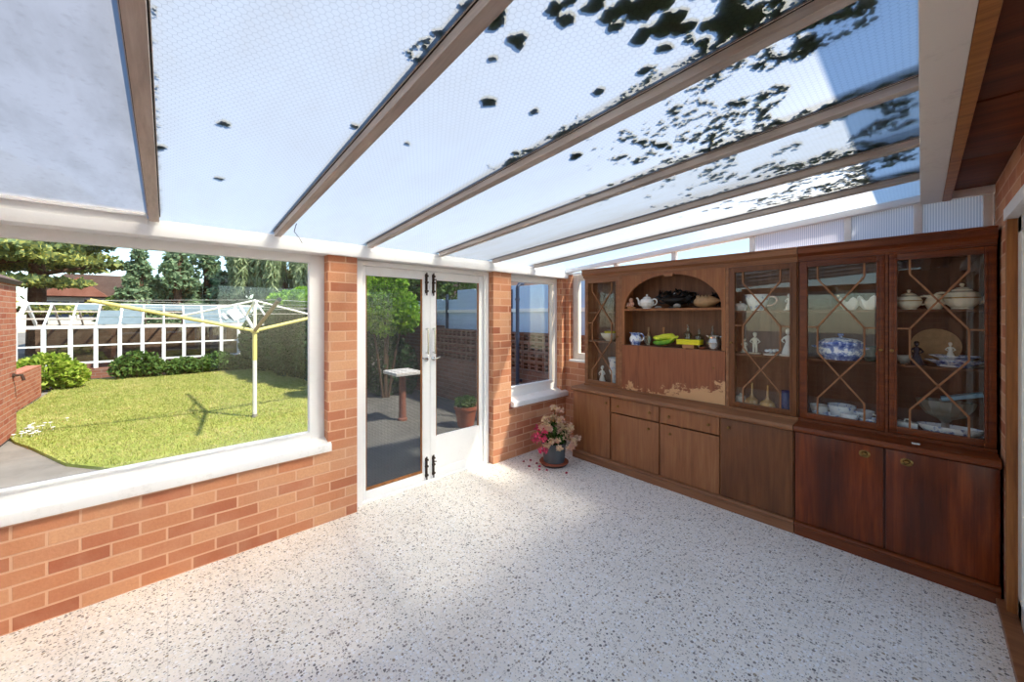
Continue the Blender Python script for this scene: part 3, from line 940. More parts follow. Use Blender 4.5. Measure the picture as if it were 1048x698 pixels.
YFB = 3.276
def base_unit(name, label, x0, x1, m, mr, layout):
    o = ((x0 + x1) / 2, YFB, 0.0)
    t = thing(name, label, 'cabinet', o)
    b = MB()
    b.box(x0, x0 + 0.018, YFB + 0.022, 3.64, 0.09, 0.725); b.box(x1 - 0.018, x1, YFB + 0.022, 3.64, 0.09, 0.725)
    b.box(x0 + 0.018, x1 - 0.018, 3.625, 3.64, 0.09, 0.725); b.box(x0 + 0.018, x1 - 0.018, YFB + 0.022, 3.625, 0.09, 0.105)
    for xd in layout['div']: b.box(xd - 0.006, xd + 0.006, YFB + 0.016, 3.62, 0.105, 0.725)
    b.box(x0 + 0.018, x1 - 0.018, YFB + 0.022, YFB + 0.04, 0.705, 0.725)
    b.build('carcass', m, t, o)
    p = MB()
    p.prism([(3.29, 0.0), (3.272, 0.0), (3.272, 0.06), (3.262, 0.072), (3.262, 0.082), (3.274, 0.092), (3.29, 0.095), (3.60, 0.095), (3.60, 0.0)], 'x', x0, x1)
    p.build('plinth', mr, t, o)
    c = MB()
    c.prism([(3.652, 0.728), (3.262, 0.728), (3.246, 0.738), (3.242, 0.752), (3.250, 0.768), (3.270, 0.775), (3.652, 0.775)], 'x', x0, x1)
    c.build('worktop', mr, t, o)
    for d in layout['doors']:
        slab_door('door', t, d[0], d[1], d[2], d[3], YFB, M['mid'] if abs(d[0] + 1.087) < 0.01 else m, o, d[4], layout.get('ros', False))
    for d in layout.get('drawers', []):
        slab_door('drawer', t, d[0], d[1], d[2], d[3], YFB, m, o, d[4])
    return t

base_unit('base_cabinet', 'long faded brown base cabinet with two drawers over doors', -2.585, -0.613, M['faded'], M['faded_rail'], {
    'div': [-2.11, -1.60, -1.095],
    'doors': [(-2.578, -2.118, 0.10, 0.722, [(-2.155, 0.66)]), (-2.102, -1.607, 0.10, 0.568, [(-1.70, 0.50)]), (-1.593, -1.102, 0.10, 0.568, [(-1.50, 0.50)]), (-1.087, -0.617, 0.10, 0.722, [(-1.03, 0.66)])],
    'drawers': [(-2.102, -1.607, 0.580, 0.722, [(-2.02, 0.65), (-1.69, 0.65)]), (-1.593, -1.102, 0.580, 0.722, [(-1.51, 0.65), (-1.18, 0.65)])]})
base_unit('base_cabinet', 'shorter dark mahogany base cabinet with two flame veneer doors beside the house wall', -0.609, 0.287, M['mahogany'], M['mahogany_rail'], {
    'div': [-0.154], 'ros': True,
    'doors': [(-0.603, -0.160, 0.10, 0.722, [(-0.245, 0.665)]), (-0.148, 0.281, 0.10, 0.722, [(-0.06, 0.665)])]})

YU = 3.41
def astragal(parent, x0, x1, z0, z1, y, m, origin):
    """the thin lattice over the glass: crossed diagonals between short uprights"""
    Wd, H = x1 - x0, z1 - z0
    P = lambda a, b_: (x0 + a * Wd, y, z1 - b_ * H)
    l, r = 0.16, 0.84
    segs = [((l, 0), (l, .085)), ((r, 0), (r, .085)), ((l, .085), (r, .41)), ((r, .085), (l, .41)), ((l, .41), (l, .58)), ((r, .41), (r, .58)),
            ((l, .58), (r, .89)), ((r, .58), (l, .89)), ((l, .89), (l, 1)), ((r, .89), (r, 1)), ((0, .41), (l, .41)), ((r, .41), (1, .41)), ((0, .085), (0.001, .085))]
    b = MB()
    for a, c in segs[:-1]: b.bar(P(*a), P(*c), 0.010, 0.009, up=(0, 1, 0))
    b.build('lattice', M['lattice'], parent, origin)

def glass_door(t, x0, x1, z0, z1, m, o, kside):
    fw = 0.042
    b = MB()
    b.box(x0, x0 + fw, YU, YU + 0.022, z0, z1); b.box(x1 - fw, x1, YU, YU + 0.022, z0, z1)
    b.box(x0 + fw, x1 - fw, YU, YU + 0.022, z0, z0 + fw); b.box(x0 + fw, x1 - fw, YU, YU + 0.022, z1 - fw, z1)
    # raised inner moulding
    i = 0.012
    b.box(x0 + fw - i, x0 + fw, YU - 0.005, YU, z0 + fw - i, z1 - fw + i); b.box(x1 - fw, x1 - fw + i, YU - 0.005, YU, z0 + fw - i, z1 - fw + i)
    b.box(x0 + fw, x1 - fw, YU - 0.005, YU, z0 + fw - i, z0 + fw); b.box(x0 + fw, x1 - fw, YU - 0.005, YU, z1 - fw, z1 - fw + i)
    d = b.build('door', m, t, o, bevel=0.002)
    MB().box(x0 + fw, x1 - fw, YU + 0.012, YU + 0.016, z0 + fw, z1 - fw).build('glass_pane', M['cab_pane'], d, o)
    astragal(d, x0 + fw, x1 - fw, z0 + fw, z1 - fw, YU + 0.006, m, o)
    if kside:
        knob(d, x1 - 0.02 if kside > 0 else x0 + 0.02, YU, z0 + (z1 - z0) * 0.46, o, M['brass'], 0.010)
    return d

S1, S2, BOT = 1.585, 1.235, 0.793      # shelf tops
def upper_unit(label, x0, x1, m, mr, inner, divs, shelves):
    o = ((x0 + x1) / 2, YU, 0.775)
    t = thing('display_cabinet', label, 'cabinet', o)
    b = MB()
    for x in [x0 + 0.009] + divs + [x1 - 0.009]: b.box(x - 0.009, x + 0.009, YU + 0.023, 3.64, 0.776, 2.0)
    b.box(x0, x1, YU + 0.023, 3.64, 0.776, BOT); b.box(x0, x1, YU + 0.023, 3.64, 1.95, 1.968)
    b.build('carcass', m, t, o)
    MB().box(x0 + 0.01, x1 - 0.01, 3.628, 3.64, 0.79, 1.95).build('back_panel', inner, t, o)
    f = MB()
    f.box(x0, x1, YU, YU + 0.023, 0.776, 0.797)
    f.box(x0, x1, YU + 0.002, YU + 0.023, 1.94, 2.0)
    for x in divs: f.box(x - 0.011, x + 0.011, YU, YU + 0.023, 0.797, 1.94)
    f.build('face_frame', mr, t, o)
    c = MB()
    c.prism([(3.64, 1.955), (YU - 0.004, 1.955), (YU - 0.004, 1.975), (YU - 0.03, 1.995), (YU - 0.03, 2.03), (YU - 0.036, 2.036), (YU - 0.036, 2.046), (3.64, 2.046)], 'x', x0 - (0.012 if x0 < -2 else 0), x1)
    c.build('cornice', mr, t, o)
    for sx0, sx1, z in shelves:
        MB().box(sx0, sx1, YU + 0.03, 3.628, z - 0.016, z).build('shelf', inner, t, o, bevel=0.002)
    return t, o

u1, o1 = upper_unit('long faded brown display cabinet with arched open niche and drop flap', -2.53, -0.613, M['faded'], M['faded_rail'], M['inner'], [-2.075, -1.085],
                    [(-2.52, -2.085, 1.27), (-2.52, -2.085, S1), (-1.076, -0.622, S1), (-1.076, -0.622, S2), (-2.066, -1.094, 1.612), (-2.066, -1.094, 1.25)])
glass_door(u1, -2.522, -2.088, 0.80, 1.938, M['faded_rail'], o1, 1)
glass_door(u1, -1.072, -0.620, 0.80, 1.938, M['mid'], o1, -1)
# arch surround
b = MB()
n = 28
xa, xb, zs, rise = -2.062, -1.098, 1.612, 0.315
cx, rx = (xa + xb) / 2, (xb - xa) / 2 - 0.03
arc = [(cx - rx * math.cos(math.pi * i / n), zs + rise * math.sin(math.pi * i / n)) for i in range(n + 1)]
for i in range(n):
    (p, q), (p2, q2) = arc[i], arc[i + 1]
    b.prism([(p, q), (p2, q2), (p2, 1.945), (p, 1.945)], 'y', YU, YU + 0.02)
b.box(xa, arc[0][0], YU, YU + 0.02, zs, 1.945); b.box(arc[-1][0], xb, YU, YU + 0.02, zs, 1.945)
b.box(xa, xa + 0.03, YU, YU + 0.02, 1.25, zs - 0.02); b.box(xb - 0.03, xb, YU, YU + 0.02, 1.25, zs - 0.02)
b.box(xa, xb, YU, YU + 0.02, 1.592, 1.612)
b.build('arch_panel', M['faded'], u1, o1, smooth=0)
MB().prism([(cx - 0.05, 1.945), (cx + 0.05, 1.945), (cx + 0.038, 1.905), (cx - 0.038, 1.905)], 'y', YU - 0.006, YU + 0.02).build('keystone', M['faded_rail'], u1, o1, bevel=0.003)
fl = MB().box(xa + 0.002, xb - 0.002, YU - 0.002, YU + 0.018, 0.80, 1.246).build('drop_flap', M['flap'], u1, (cx, YU, 0.80))
fl.location = (cx - o1[0], 0, 0.80 - o1[2])
MB().lathe([(0.008, 0), (0.008, -0.002), (0.003, -0.004)], (cx + 0.39, YU - 0.002, 1.10), 10, axis='y').build('lock', M['brass'], fl, (cx, YU, 0.80))

u2, o2 = upper_unit('shorter dark mahogany display cabinet with two lattice glazed doors beside the house wall', -0.609, 0.287, M['mahogany_rail'], M['mahogany_rail'], M['inner_dark'], [-0.151],
                    [(-0.60, -0.16, S1), (-0.60, -0.16, S2), (-0.142, 0.278, S1), (-0.142, 0.278, S2)])
glass_door(u2, -0.600, -0.157, 0.80, 1.938, M['mahogany_rail'], o2, 1)
glass_door(u2, -0.146, 0.284, 0.80, 1.938, M['mahogany_rail'], o2, -1)

tag(MB().box(-0.04, -0.005, 3.30, 3.322, 0.775, 0.781).build('eraser', M['china'], bevel=0.002, origin=(-0.02, 3.31, 0.775), loc=(-0.02, 3.31, 0.775)), 'tiny white scrap lying on the dark worktop below the glazed door', 'scrap')

# ================================================================ things in the cabinets
def curve(p0, p1, p2, p3, n=9):
    P = [Vector(p) for p in (p0, p1, p2, p3)]
    return [((1 - t) ** 3) * P[0] + 3 * t * (1 - t) ** 2 * P[1] + 3 * t * t * (1 - t) * P[2] + t ** 3 * P[3] for t in [i / (n - 1) for i in range(n)]]

def teapot(label, x, y, z, s, m, rot=0.0, spout=True, trim=None, group=None, squat=1.0):
    t = thing('teapot', label, 'teapot', (x, y, z), rot, group)
    k = squat
    MB().lathe([(0.0, 0), (0.036 * s, 0), (0.036 * s, 0.006 * s), (0.056 * s, 0.028 * s * k), (0.062 * s, 0.055 * s * k), (0.052 * s, 0.080 * s * k), (0.034 * s, 0.090 * s * k), (0.0, 0.090 * s * k)], n=26).build('body', m, t)
    zt = 0.090 * s * k
    ld = MB().lathe([(0.036 * s, 0), (0.034 * s, 0.006 * s), (0.018 * s, 0.016 * s), (0.005 * s, 0.018 * s), (0.005 * s, 0.022 * s), (0.010 * s, 0.029 * s), (0.007 * s, 0.036 * s), (0.0, 0.038 * s)], (0, 0, zt), 22).build('lid', m, t)
    MB().tube(curve((0.050 * s, 0, 0.080 * s * k), (0.105 * s, 0, 0.098 * s * k), (0.105 * s, 0, 0.030 * s * k), (0.056 * s, 0, 0.030 * s * k)), 0.0055 * s, 8).build('handle', m, t)
    if spout:
        MB().tube(curve((-0.050 * s, 0, 0.035 * s * k), (-0.085 * s, 0, 0.035 * s * k), (-0.070 * s, 0, 0.085 * s * k), (-0.098 * s, 0, 0.098 * s * k)), [0.016 * s, 0.015 * s, 0.013 * s, 0.012 * s, 0.010 * s, 0.009 * s, 0.008 * s, 0.008 * s, 0.008 * s], 10).build('spout', m, t)
    else:
        MB().tube(curve((-0.050 * s, 0, 0.080 * s * k), (-0.095 * s, 0, 0.095 * s * k), (-0.095 * s, 0, 0.030 * s * k), (-0.056 * s, 0, 0.030 * s * k)), 0.005 * s, 8).build('handle', m, t)
    if trim:
        MB().lathe([(0.0622 * s, 0.052 * s * k), (0.0632 * s, 0.055 * s * k), (0.0622 * s, 0.058 * s * k)], n=26).build('gilt_band', M[trim], t)
    return t

def jug(label, x, y, z, s, m, rot=0.0, name='jug', cat='jug', group=None):
    t = thing(name, label, cat, (x, y, z), rot, group)
    b = MB().lathe([(0.0, 0), (0.035 * s, 0), (0.036 * s, 0.006 * s), (0.050 * s, 0.035 * s), (0.052 * s, 0.055 * s), (0.038 * s, 0.085 * s), (0.040 * s, 0.105 * s), (0.036 * s, 0.105 * s), (0.034 * s, 0.085 * s), (0.046 * s, 0.055 * s), (0.03 * s, 0.012 * s), (0, 0.010 * s)], n=24)
    b.prism([(-0.036 * s, 0.09 * s), (-0.056 * s, 0.108 * s), (-0.036 * s, 0.104 * s)], 'y', -0.012 * s, 0.012 * s)
    b.build('body', m, t)
    MB().tube(curve((0.036 * s, 0, 0.098 * s), (0.085 * s, 0, 0.115 * s), (0.085 * s, 0, 0.035 * s), (0.048 * s, 0, 0.038 * s)), 0.0055 * s, 8).build('handle', m, t)
    return t

def lathe_thing(name, label, cat, x, y, z, prof, m, n=24, sx=1, sy=1, rot=0, group=None, lean=None):
    o = MB().lathe(prof, n=n, sx=sx, sy=sy).build(name, m)
    o.location = (x, y, z)
    o.rotation_euler = (lean or 0, 0, rot)
    return tag(o, label, cat, group)

def bowl_prof(r, h, foot=0.45, t=0.004):
    return [(0.0, 0.0), (r * foot, 0.0), (r * foot, h * 0.08), (r * 0.72, h * 0.35), (r * 0.92, h * 0.72), (r, h), (r - t, h), (r * 0.88, h * 0.72), (r * 0.66, h * 0.36), (0.0, h * 0.14)]

def plate_prof(r, h=0.022):
    return [(0.0, 0.0), (r * 0.55, 0.0), (r * 0.6, h * 0.3), (r, h), (r, h + 0.003), (r * 0.6, h * 0.3 + 0.004), (0, 0.005)]

def figurine(label, x, y, z, h, m, rot=0.0, base=None, skirt=True, name='figurine'):
    t = thing(name, label, 'figurine', (x, y, z), rot)
    MB().lathe([(0, 0), (0.26 * h, 0), (0.28 * h, 0.03 * h), (0.24 * h, 0.07 * h), (0, 0.075 * h)], n=18).build('base', base or m, t)
    b = MB()
    if skirt:
        b.lathe([(0.0, 0.06 * h), (0.20 * h, 0.06 * h), (0.17 * h, 0.22 * h), (0.09 * h, 0.46 * h), (0.075 * h, 0.52 * h), (0.11 * h, 0.66 * h), (0.10 * h, 0.72 * h), (0.035 * h, 0.76 * h), (0.03 * h, 0.80 * h), (0, 0.8 * h)], n=18, sy=0.8)
    else:
        for q in (-1, 1): b.tube([(0.06 * h * q, 0, 0.07 * h), (0.055 * h * q, -0.02 * h, 0.26 * h), (0.045 * h * q, 0, 0.46 * h)], [0.04 * h, 0.045 * h, 0.06 * h], 8)
        b.lathe([(0.0, 0.42 * h), (0.10 * h, 0.44 * h), (0.09 * h, 0.52 * h), (0.12 * h, 0.66 * h), (0.10 * h, 0.73 * h), (0.035 * h, 0.77 * h), (0.0, 0.8 * h)], n=16, sy=0.75)
    for q in (-1, 1):
        b.tube([(0.10 * h * q, 0, 0.69 * h), (0.19 * h * q, -0.03 * h, 0.56 * h), (0.10 * h * q, -0.12 * h, 0.50 * h)], [0.035 * h, 0.03 * h, 0.024 * h], 8)
    b.build('body', m, t)
    MB().ball((0, -0.01 * h, 0.88 * h), (0.078 * h, 0.085 * h, 0.10 * h), 12, 8).ball((0, 0.03 * h, 0.925 * h), (0.085 * h, 0.075 * h, 0.075 * h), 12, 8).build('head', m, t)
    return t

def cup(label, x, y, z, s, m, rot=0.0, group=None):
    t = thing('cup', label, 'cup', (x, y, z), rot, group)
    MB().lathe(bowl_prof(0.042 * s, 0.062 * s, 0.5, 0.003), n=22).build('body', m, t)
    MB().tube(curve((0.038 * s, 0, 0.052 * s), (0.075 * s, 0, 0.060 * s), (0.070 * s, 0, 0.018 * s), (0.032 * s, 0, 0.018 * s)), 0.0035 * s, 8).build('handle', m, t)
    return t

# ---- arched niche, upper shelf
ZA, ZB_ = 1.612, 1.25
t = thing('figurine', 'small pink porcelain baby figurine at the end of the arched shelf', 'figurine', (-1.99, 3.47, ZA))
MB().lathe([(0, 0), (0.042, 0), (0.044, 0.012), (0.036, 0.02), (0, 0.022)], n=18).build('base', M['tan'], t)
b = MB().ball((0, 0, 0.046), (0.028, 0.024, 0.030)).ball((0, -0.006, 0.088), (0.022, 0.021, 0.024))
for q in (-1, 1):
    b.tube([(0.022 * q, -0.005, 0.06), (0.036 * q, -0.018, 0.045), (0.02 * q, -0.03, 0.04)], [0.009, 0.008, 0.007], 8)
    b.tube([(0.014 * q, -0.005, 0.03), (0.026 * q, -0.03, 0.03), (0.03 * q, -0.042, 0.026)], [0.012, 0.010, 0.007], 8)
b.build('body', M['skin'], t)
teapot('plain white teapot on the arched shelf', -1.83, 3.485, ZA, 1.12, M['china'])
# black ornate dish with a tangle of dark foliage
t = thing('centrepiece', 'black ornate lidded dish with spiky dark leaves under the arch', 'ornament', (-1.57, 3.52, ZA))
b = MB().lathe([(0, 0), (0.05, 0), (0.045, 0.012), (0.03, 0.02), (0.07, 0.045), (0.10, 0.075), (0.105, 0.092), (0.095, 0.095), (0.07, 0.11), (0.03, 0.125), (0.0, 0.128)], n=26, sx=1.25, sy=0.75)
b.build('dish', M['dark_metal'], t)
for q in (-1, 1):
    MB().tube(curve((0.125 * q, 0, 0.085), (0.175 * q, 0, 0.11), (0.175 * q, 0, 0.04), (0.10 * q, 0, 0.05)), 0.006, 8).build('handle', M['dark_metal'], t)
MB().ball((0, 0, 0.137), 0.012).build('finial', M['silver'], t)
r2 = np.random.default_rng(3)
V, F = leaves(r2, [(0.02, 0.02, 0.125, 0.13, 0.05, 0.05), (0.15, 0.0, 0.10, 0.07, 0.05, 0.05), (-0.12, 0.02, 0.13, 0.06, 0.04, 0.04)], 260, 0.055, aspect=0.35, stretch=1.1)
V[:, 2] = np.maximum(V[:, 2], 0.02)
quads_obj('foliage', V, F, M['dark_metal'], t)
t = thing('shell', 'large tan spiny shell under the right of the arch', 'shell', (-1.30, 3.49, ZA))
b = MB().ball((0, 0, 0.052), (0.085, 0.055, 0.052), 18, 10)
b.lathe([(0.05, 0), (0.035, 0.03), (0.02, 0.055), (0.004, 0.085)], (0.06, 0, 0.06), 14, axis='x')
for i in range(12):
    a = i / 12 * math.pi * 2
    b.lathe([(0.010, 0), (0.006, 0.012), (0.001, 0.03)], (0.045 * math.cos(a) * 1.3, 0.03 * math.sin(a), 0.085), 8)
b.build('body', M['shell'], t)
V, F = leaves(r2, [(0.09, 0.03, 0.07, 0.06, 0.03, 0.06)], 70, 0.06, aspect=0.3)
V[:, 2] = np.maximum(V[:, 2], 0.005)
quads_obj('dried_leaves', V, F, M['dark_metal'], t)
for i, (x, lab) in enumerate(((-1.52, 'small grey stone in front of the black dish, nearer the shell'), (-1.70, 'flat pale pebble in front of the black dish, nearer the teapot'))):
    o = MB().ball((0, 0, 0.022 if i == 0 else 0.012), (0.035, 0.022, 0.022 if i == 0 else 0.012), 12, 8).build('pebble', M['stoneware'])
    o.location = (x, 3.455, ZA); tag(o, lab, 'stone', 'stones on the arched shelf')
# ---- arched niche, lower shelf
jug('blue and white jug on the lower niche shelf', -1.945, 3.475, ZB_, 1.15, M['bw'])
lathe_thing('tumbler', 'clear glass tumbler beside the blue and white jug', 'glass', -1.82, 3.49, ZB_, [(0, 0), (0.036, 0), (0.040, 0.09), (0.037, 0.09), (0.033, 0.01), (0, 0.01)], M['clear'])
lathe_thing('bottle', 'slim dark brown bottle standing behind the clear tumbler', 'bottle', -1.86, 3.575, ZB_, [(0, 0), (0.020, 0), (0.021, 0.09), (0.008, 0.12), (0.008, 0.17), (0.010, 0.175), (0, 0.176)], M['shell'])
lathe_thing('candlestick', 'slim tan wooden candlestick behind the bananas', 'candlestick', -1.70, 3.57, ZB_, [(0, 0), (0.028, 0), (0.022, 0.012), (0.008, 0.02), (0.011, 0.08), (0.007, 0.14), (0.014, 0.165), (0.012, 0.18), (0, 0.18)], M['tan'])
t = thing('banana_bunch', 'bunch of green and yellow bananas on the niche shelf', 'fruit', (-1.63, 3.47, ZB_))
for i in range(8):
    row = i // 4
    yy = -0.045 + 0.028 * (i % 4)
    zt_ = 0.026 + 0.045 * row + 0.006 * (i % 2)
    pts = [(0.098, yy * 0.2, 0.090), (0.080, yy * 0.45, 0.094), (0.045, yy * 0.9, zt_ + 0.030), (-0.01, yy * 1.1, zt_ + 0.014 + 0.008 * row), (-0.06, yy, zt_ + 0.006), (-0.098, yy * 0.85, zt_ + 0.010), (-0.108, yy * 0.8, zt_ + 0.013)]
    MB().tube(pts, [0.007, 0.011, 0.020, 0.0235, 0.022, 0.013, 0.006], 7).build('banana', M['banana'], t)
MB().tube([(0.090, 0, 0.088), (0.106, 0.0, 0.098), (0.112, 0, 0.106)], [0.015, 0.011, 0.008], 8).build('stem', M['banana'], t)
# yellow box on wooden block
o = MB().box(-0.045, 0.055, -0.04, 0.04, 0, 0.034).build('wooden_block', M['tan'], bevel=0.003); o.location = (-1.42, 3.475, ZB_); tag(o, 'low tan wooden block under the bright yellow box', 'block')
t = thing('yellow_box', 'flat bright yellow box resting on a wooden block', 'box', (-1.415, 3.475, ZB_ + 0.034))
MB().box(-0.10, 0.10, -0.045, 0.045, 0, 0.028).build('tray', M['yellow'], t, bevel=0.003)
MB().box(-0.102, 0.102, -0.047, 0.047, 0.028, 0.044).build('lid', M['yellow'], t, bevel=0.003)
def decanter(label, x, y, h, r):
    t = thing('decanter', label, 'decanter', (x, y, ZB_))
    MB().lathe([(0, 0), (r, 0), (r, h * 0.55), (r * 0.9, h * 0.62), (r * 0.3, h * 0.72), (r * 0.28, h * 0.86), (r * 0.4, h * 0.88), (r * 0.25, h * 0.88), (r * 0.22, h * 0.72), (r * 0.8, h * 0.6), (r * 0.9, 0.012), (0, 0.012)], n=20).build('body', M['clear'], t)
    MB().lathe([(0, 0), (r * 0.22, 0.0), (r * 0.2, 0.01), (r * 0.42, h * 0.06), (r * 0.3, h * 0.12), (0, h * 0.125)], (0, 0, h * 0.885), 16).build('stopper', M['clear'], t)
decanter('clear glass decanter with stopper behind the yellow box', -1.47, 3.57, 0.21, 0.040)
decanter('shorter clear glass decanter directly behind the right of the yellow box', -1.37, 3.575, 0.175, 0.042)
for x, h, lab in ((-1.255, 0.20, 'slim clear bottle behind the silver jug'), (-1.16, 0.22, 'tall slim clear bottle at the end of the lower niche shelf')):
    lathe_thing('bottle', lab, 'bottle', x, 3.575, ZB_, [(0, 0), (0.022, 0), (0.022, h * 0.6), (0.009, h * 0.75), (0.009, h), (0.007, h), (0.007, h * 0.75), (0.019, h * 0.6), (0.019, 0.008), (0, 0.008)], M['clear'], 18)
jug('silver patterned jug with handle at the sunny end of the niche shelf', -1.205, 3.47, ZB_, 1.15, M['silver'])
lathe_thing('dish', 'small red brown dish beside the silver jug', 'dish', -1.30, 3.455, ZB_, bowl_prof(0.03, 0.018), M['terracotta'], 18)

# ---- glazed door at the window end
lathe_thing('bowl', 'yellow rimmed cream bowl in the narrow glazed door by the window', 'bowl', -2.28, 3.53, 1.27, bowl_prof(0.10, 0.085), M['cream_china'])
lathe_thing('bowl', 'stacked bright yellow dish inside the cream bowl behind the window end door', 'bowl', -2.28, 3.53, 1.283, bowl_prof(0.06, 0.09, 0.2), M['yellow'])
lathe_thing('vase', 'tall white lacy vase at the foot of the window end glazed door', 'vase', -2.22, 3.53, BOT, [(0, 0), (0.05, 0), (0.03, 0.02), (0.028, 0.08), (0.06, 0.16), (0.055, 0.24), (0.075, 0.30), (0.07, 0.30), (0.05, 0.24), (0.054, 0.16), (0, 0.05)], M['bw_light'])
figurine('slim white figurine below the shelf of the window end glazed door', -2.37, 3.52, BOT, 0.20, M['china'])
lathe_thing('vase', 'clear glass vase on the top shelf of the window end glazed door', 'vase', -2.29, 3.53, S1, [(0, 0), (0.04, 0), (0.045, 0.10), (0.06, 0.19), (0.056, 0.19), (0.041, 0.10), (0, 0.01)], M['clear'])

# ---- glazed door beside the niche
t = cup('large white and blue cup with pink handle on the top shelf beside the niche', -0.90, 3.53, S1, 2.1, M['bw_light'])
[c for c in COL.objects if c.parent == t and c.name.startswith('handle')][0].data.materials[0] = M['pink']
lathe_thing('dish', 'lidded white dish at the niche side of the top shelf', 'dish', -1.02, 3.52, S1, [(0, 0), (0.04, 0), (0.05, 0.03), (0.052, 0.04), (0.03, 0.06), (0.006, 0.065), (0.008, 0.078), (0, 0.08)], M['china'])
figurine('white bird like figurine at the end of the top shelf above the blue vase', -0.685, 3.51, S1, 0.13, M['china'])
figurine('pale dancer figurine on the middle shelf beside the niche', -0.915, 3.52, S2, 0.175, M['cream_china'], 0.4, skirt=False)
figurine('tall white lady figurine on the middle shelf above the blue vase', -0.69, 3.50, S2, 0.21, M['china'])
t = thing('flower_ornament', 'low white porcelain flower spray between the two middle shelf figurines', 'ornament', (-0.80, 3.49, S2))
MB().lathe([(0, 0), (0.05, 0), (0.055, 0.01), (0, 0.016)], n=18).build('base', M['china'], t)
b = MB()
for i in range(9):
    a = i * 2.4; q = 0.014 * math.sqrt(i)
    b.ball((q * math.cos(a), q * math.sin(a), 0.028 + 0.006 * (i % 3)), (0.014, 0.014, 0.010), 10, 6)
b.build('flowers', M['bw_light'], t)
t = figurine('small cream couple figurine nearest the niche on the middle shelf', -1.00, 3.56, S2, 0.12, M['cream_china'])
for i, (x, y, lab) in enumerate(((-0.93, 3.50, 'golden onion shaped bottle vase, the one nearer the niche'), (-0.815, 3.47, 'golden onion shaped bottle vase beside the blue vase'))):
    lathe_thing('bottle_vase', lab, 'vase', x, y, BOT, [(0, 0), (0.03, 0), (0.048, 0.02), (0.055, 0.045), (0.045, 0.072), (0.018, 0.092), (0.008, 0.12), (0.007, 0.20), (0.010, 0.205), (0.006, 0.205), (0, 0.19)], M['amber'], group='onion vases')
lathe_thing('vase', 'tall cobalt blue cylinder vase in the corner of the glazed door', 'vase', -0.70, 3.50, BOT, [(0, 0), (0.036, 0), (0.040, 0.02), (0.040, 0.13), (0.030, 0.16), (0.034, 0.175), (0.030, 0.175), (0, 0.15)], M['blue_glass'])
lathe_thing('jar', 'short white lidded jar at the foot of the glazed door beside the niche', 'jar', -1.02, 3.53, BOT, [(0, 0), (0.035, 0), (0.042, 0.04), (0.034, 0.075), (0.036, 0.08), (0.01, 0.095), (0.008, 0.105), (0, 0.108)], M['cream_china'])

# ---- first dark glazed door
for i in range(7):
    lathe_thing('glass_plate', 'clear glass plate in the stack on the top shelf of the first mahogany door', 'plate', -0.50, 3.53, S1 + i * 0.010, plate_prof(0.085, 0.014), M['clear'], 22, group='stacked glass plates')
lathe_thing('bowl', 'tall pale green glass bowl behind the white shells', 'bowl', -0.375, 3.56, S1, bowl_prof(0.085, 0.17, 0.4), M['green_glass'])
for i, (x, s, lab) in enumerate(((-0.335, 1.0, 'crumpled white shell dish nearer the green glass bowl'), (-0.235, 1.1, 'crumpled white shell dish at the end of the top shelf'))):
    b = MB()
    n = 26
    ring = lambda r, z, k: [(r * (1 + 0.16 * math.sin(5 * a + k)) * math.cos(a), r * 0.7 * (1 + 0.16 * math.sin(5 * a + k)) * math.sin(a), z * (1 + 0.25 * math.sin(5 * a + k + 1))) for a in [6.2832 * j / n for j in range(n)]]
    R = [ring(0.025 * s, 0.0, 0), ring(0.045 * s, 0.03 * s, 0), ring(0.055 * s, 0.07 * s, 0.3), ring(0.050 * s, 0.07 * s, 0.3), ring(0.035 * s, 0.03 * s, 0)]
    vs = [p for r in R for p in r]
    fs = [(i2 * n + j, i2 * n + (j + 1) % n, (i2 + 1) * n + (j + 1) % n, (i2 + 1) * n + j) for i2 in range(4) for j in range(n)] + [tuple(range(n)), tuple(4 * n + j for j in range(n))]
    o = b.add(vs, fs).build('shell_dish', M['china']); o.location = (x, 3.48, S1); tag(o, lab, 'dish', 'crumpled shell dishes')
def tureen(label, x, y, z, s, m):
    t = thing('tureen', label, 'tureen', (x, y, z))
    MB().lathe([(0, 0), (0.075 * s, 0), (0.078 * s, 0.008 * s), (0.10 * s, 0.04 * s), (0.108 * s, 0.085 * s), (0.112 * s, 0.09 * s), (0.10 * s, 0.09 * s), (0, 0.09 * s)], n=28, sy=0.68).build('body', m, t)
    MB().lathe([(0.108 * s, 0), (0.104 * s, 0.012 * s), (0.07 * s, 0.03 * s), (0.015 * s, 0.038 * s), (0.0, 0.038 * s)], (0, 0, 0.09 * s), 28, sy=0.68).build('lid', m, t)
    MB().lathe([(0.008 * s, 0), (0.007 * s, 0.008 * s), (0.016 * s, 0.014 * s), (0.012 * s, 0.024 * s), (0, 0.026 * s)], (0, 0, 0.127 * s), 14).build('knob', m, t)
    for q in (-1, 1):
        MB().tube(curve((0.104 * s * q, -0.02 * s, 0.07 * s), (0.135 * s * q, -0.02 * s, 0.075 * s), (0.135 * s * q, 0.02 * s, 0.075 * s), (0.104 * s * q, 0.02 * s, 0.07 * s)), 0.006 * s, 8).build('handle', m, t)
    return t
tureen('oblong blue and white lidded tureen on the middle shelf', -0.385, 3.50, S2, 1.22, M['bw_dense'])
lathe_thing('bowl', 'dark green glazed bowl partly behind the tureen', 'bowl', -0.235, 3.55, S2, bowl_prof(0.075, 0.10), mat_plain('dark green glaze', '#4a5a4a', 0.25))
lathe_thing('bowl', 'shallow blue and white bowl at the front of the lowest shelf', 'bowl', -0.455, 3.485, BOT, bowl_prof(0.085, 0.055), M['bw'], sy=0.62)
lathe_thing('bowl', 'plain white bowl at the back of the lowest shelf beside the door frame', 'bowl', -0.51, 3.565, BOT, bowl_prof(0.06, 0.09), M['china'])
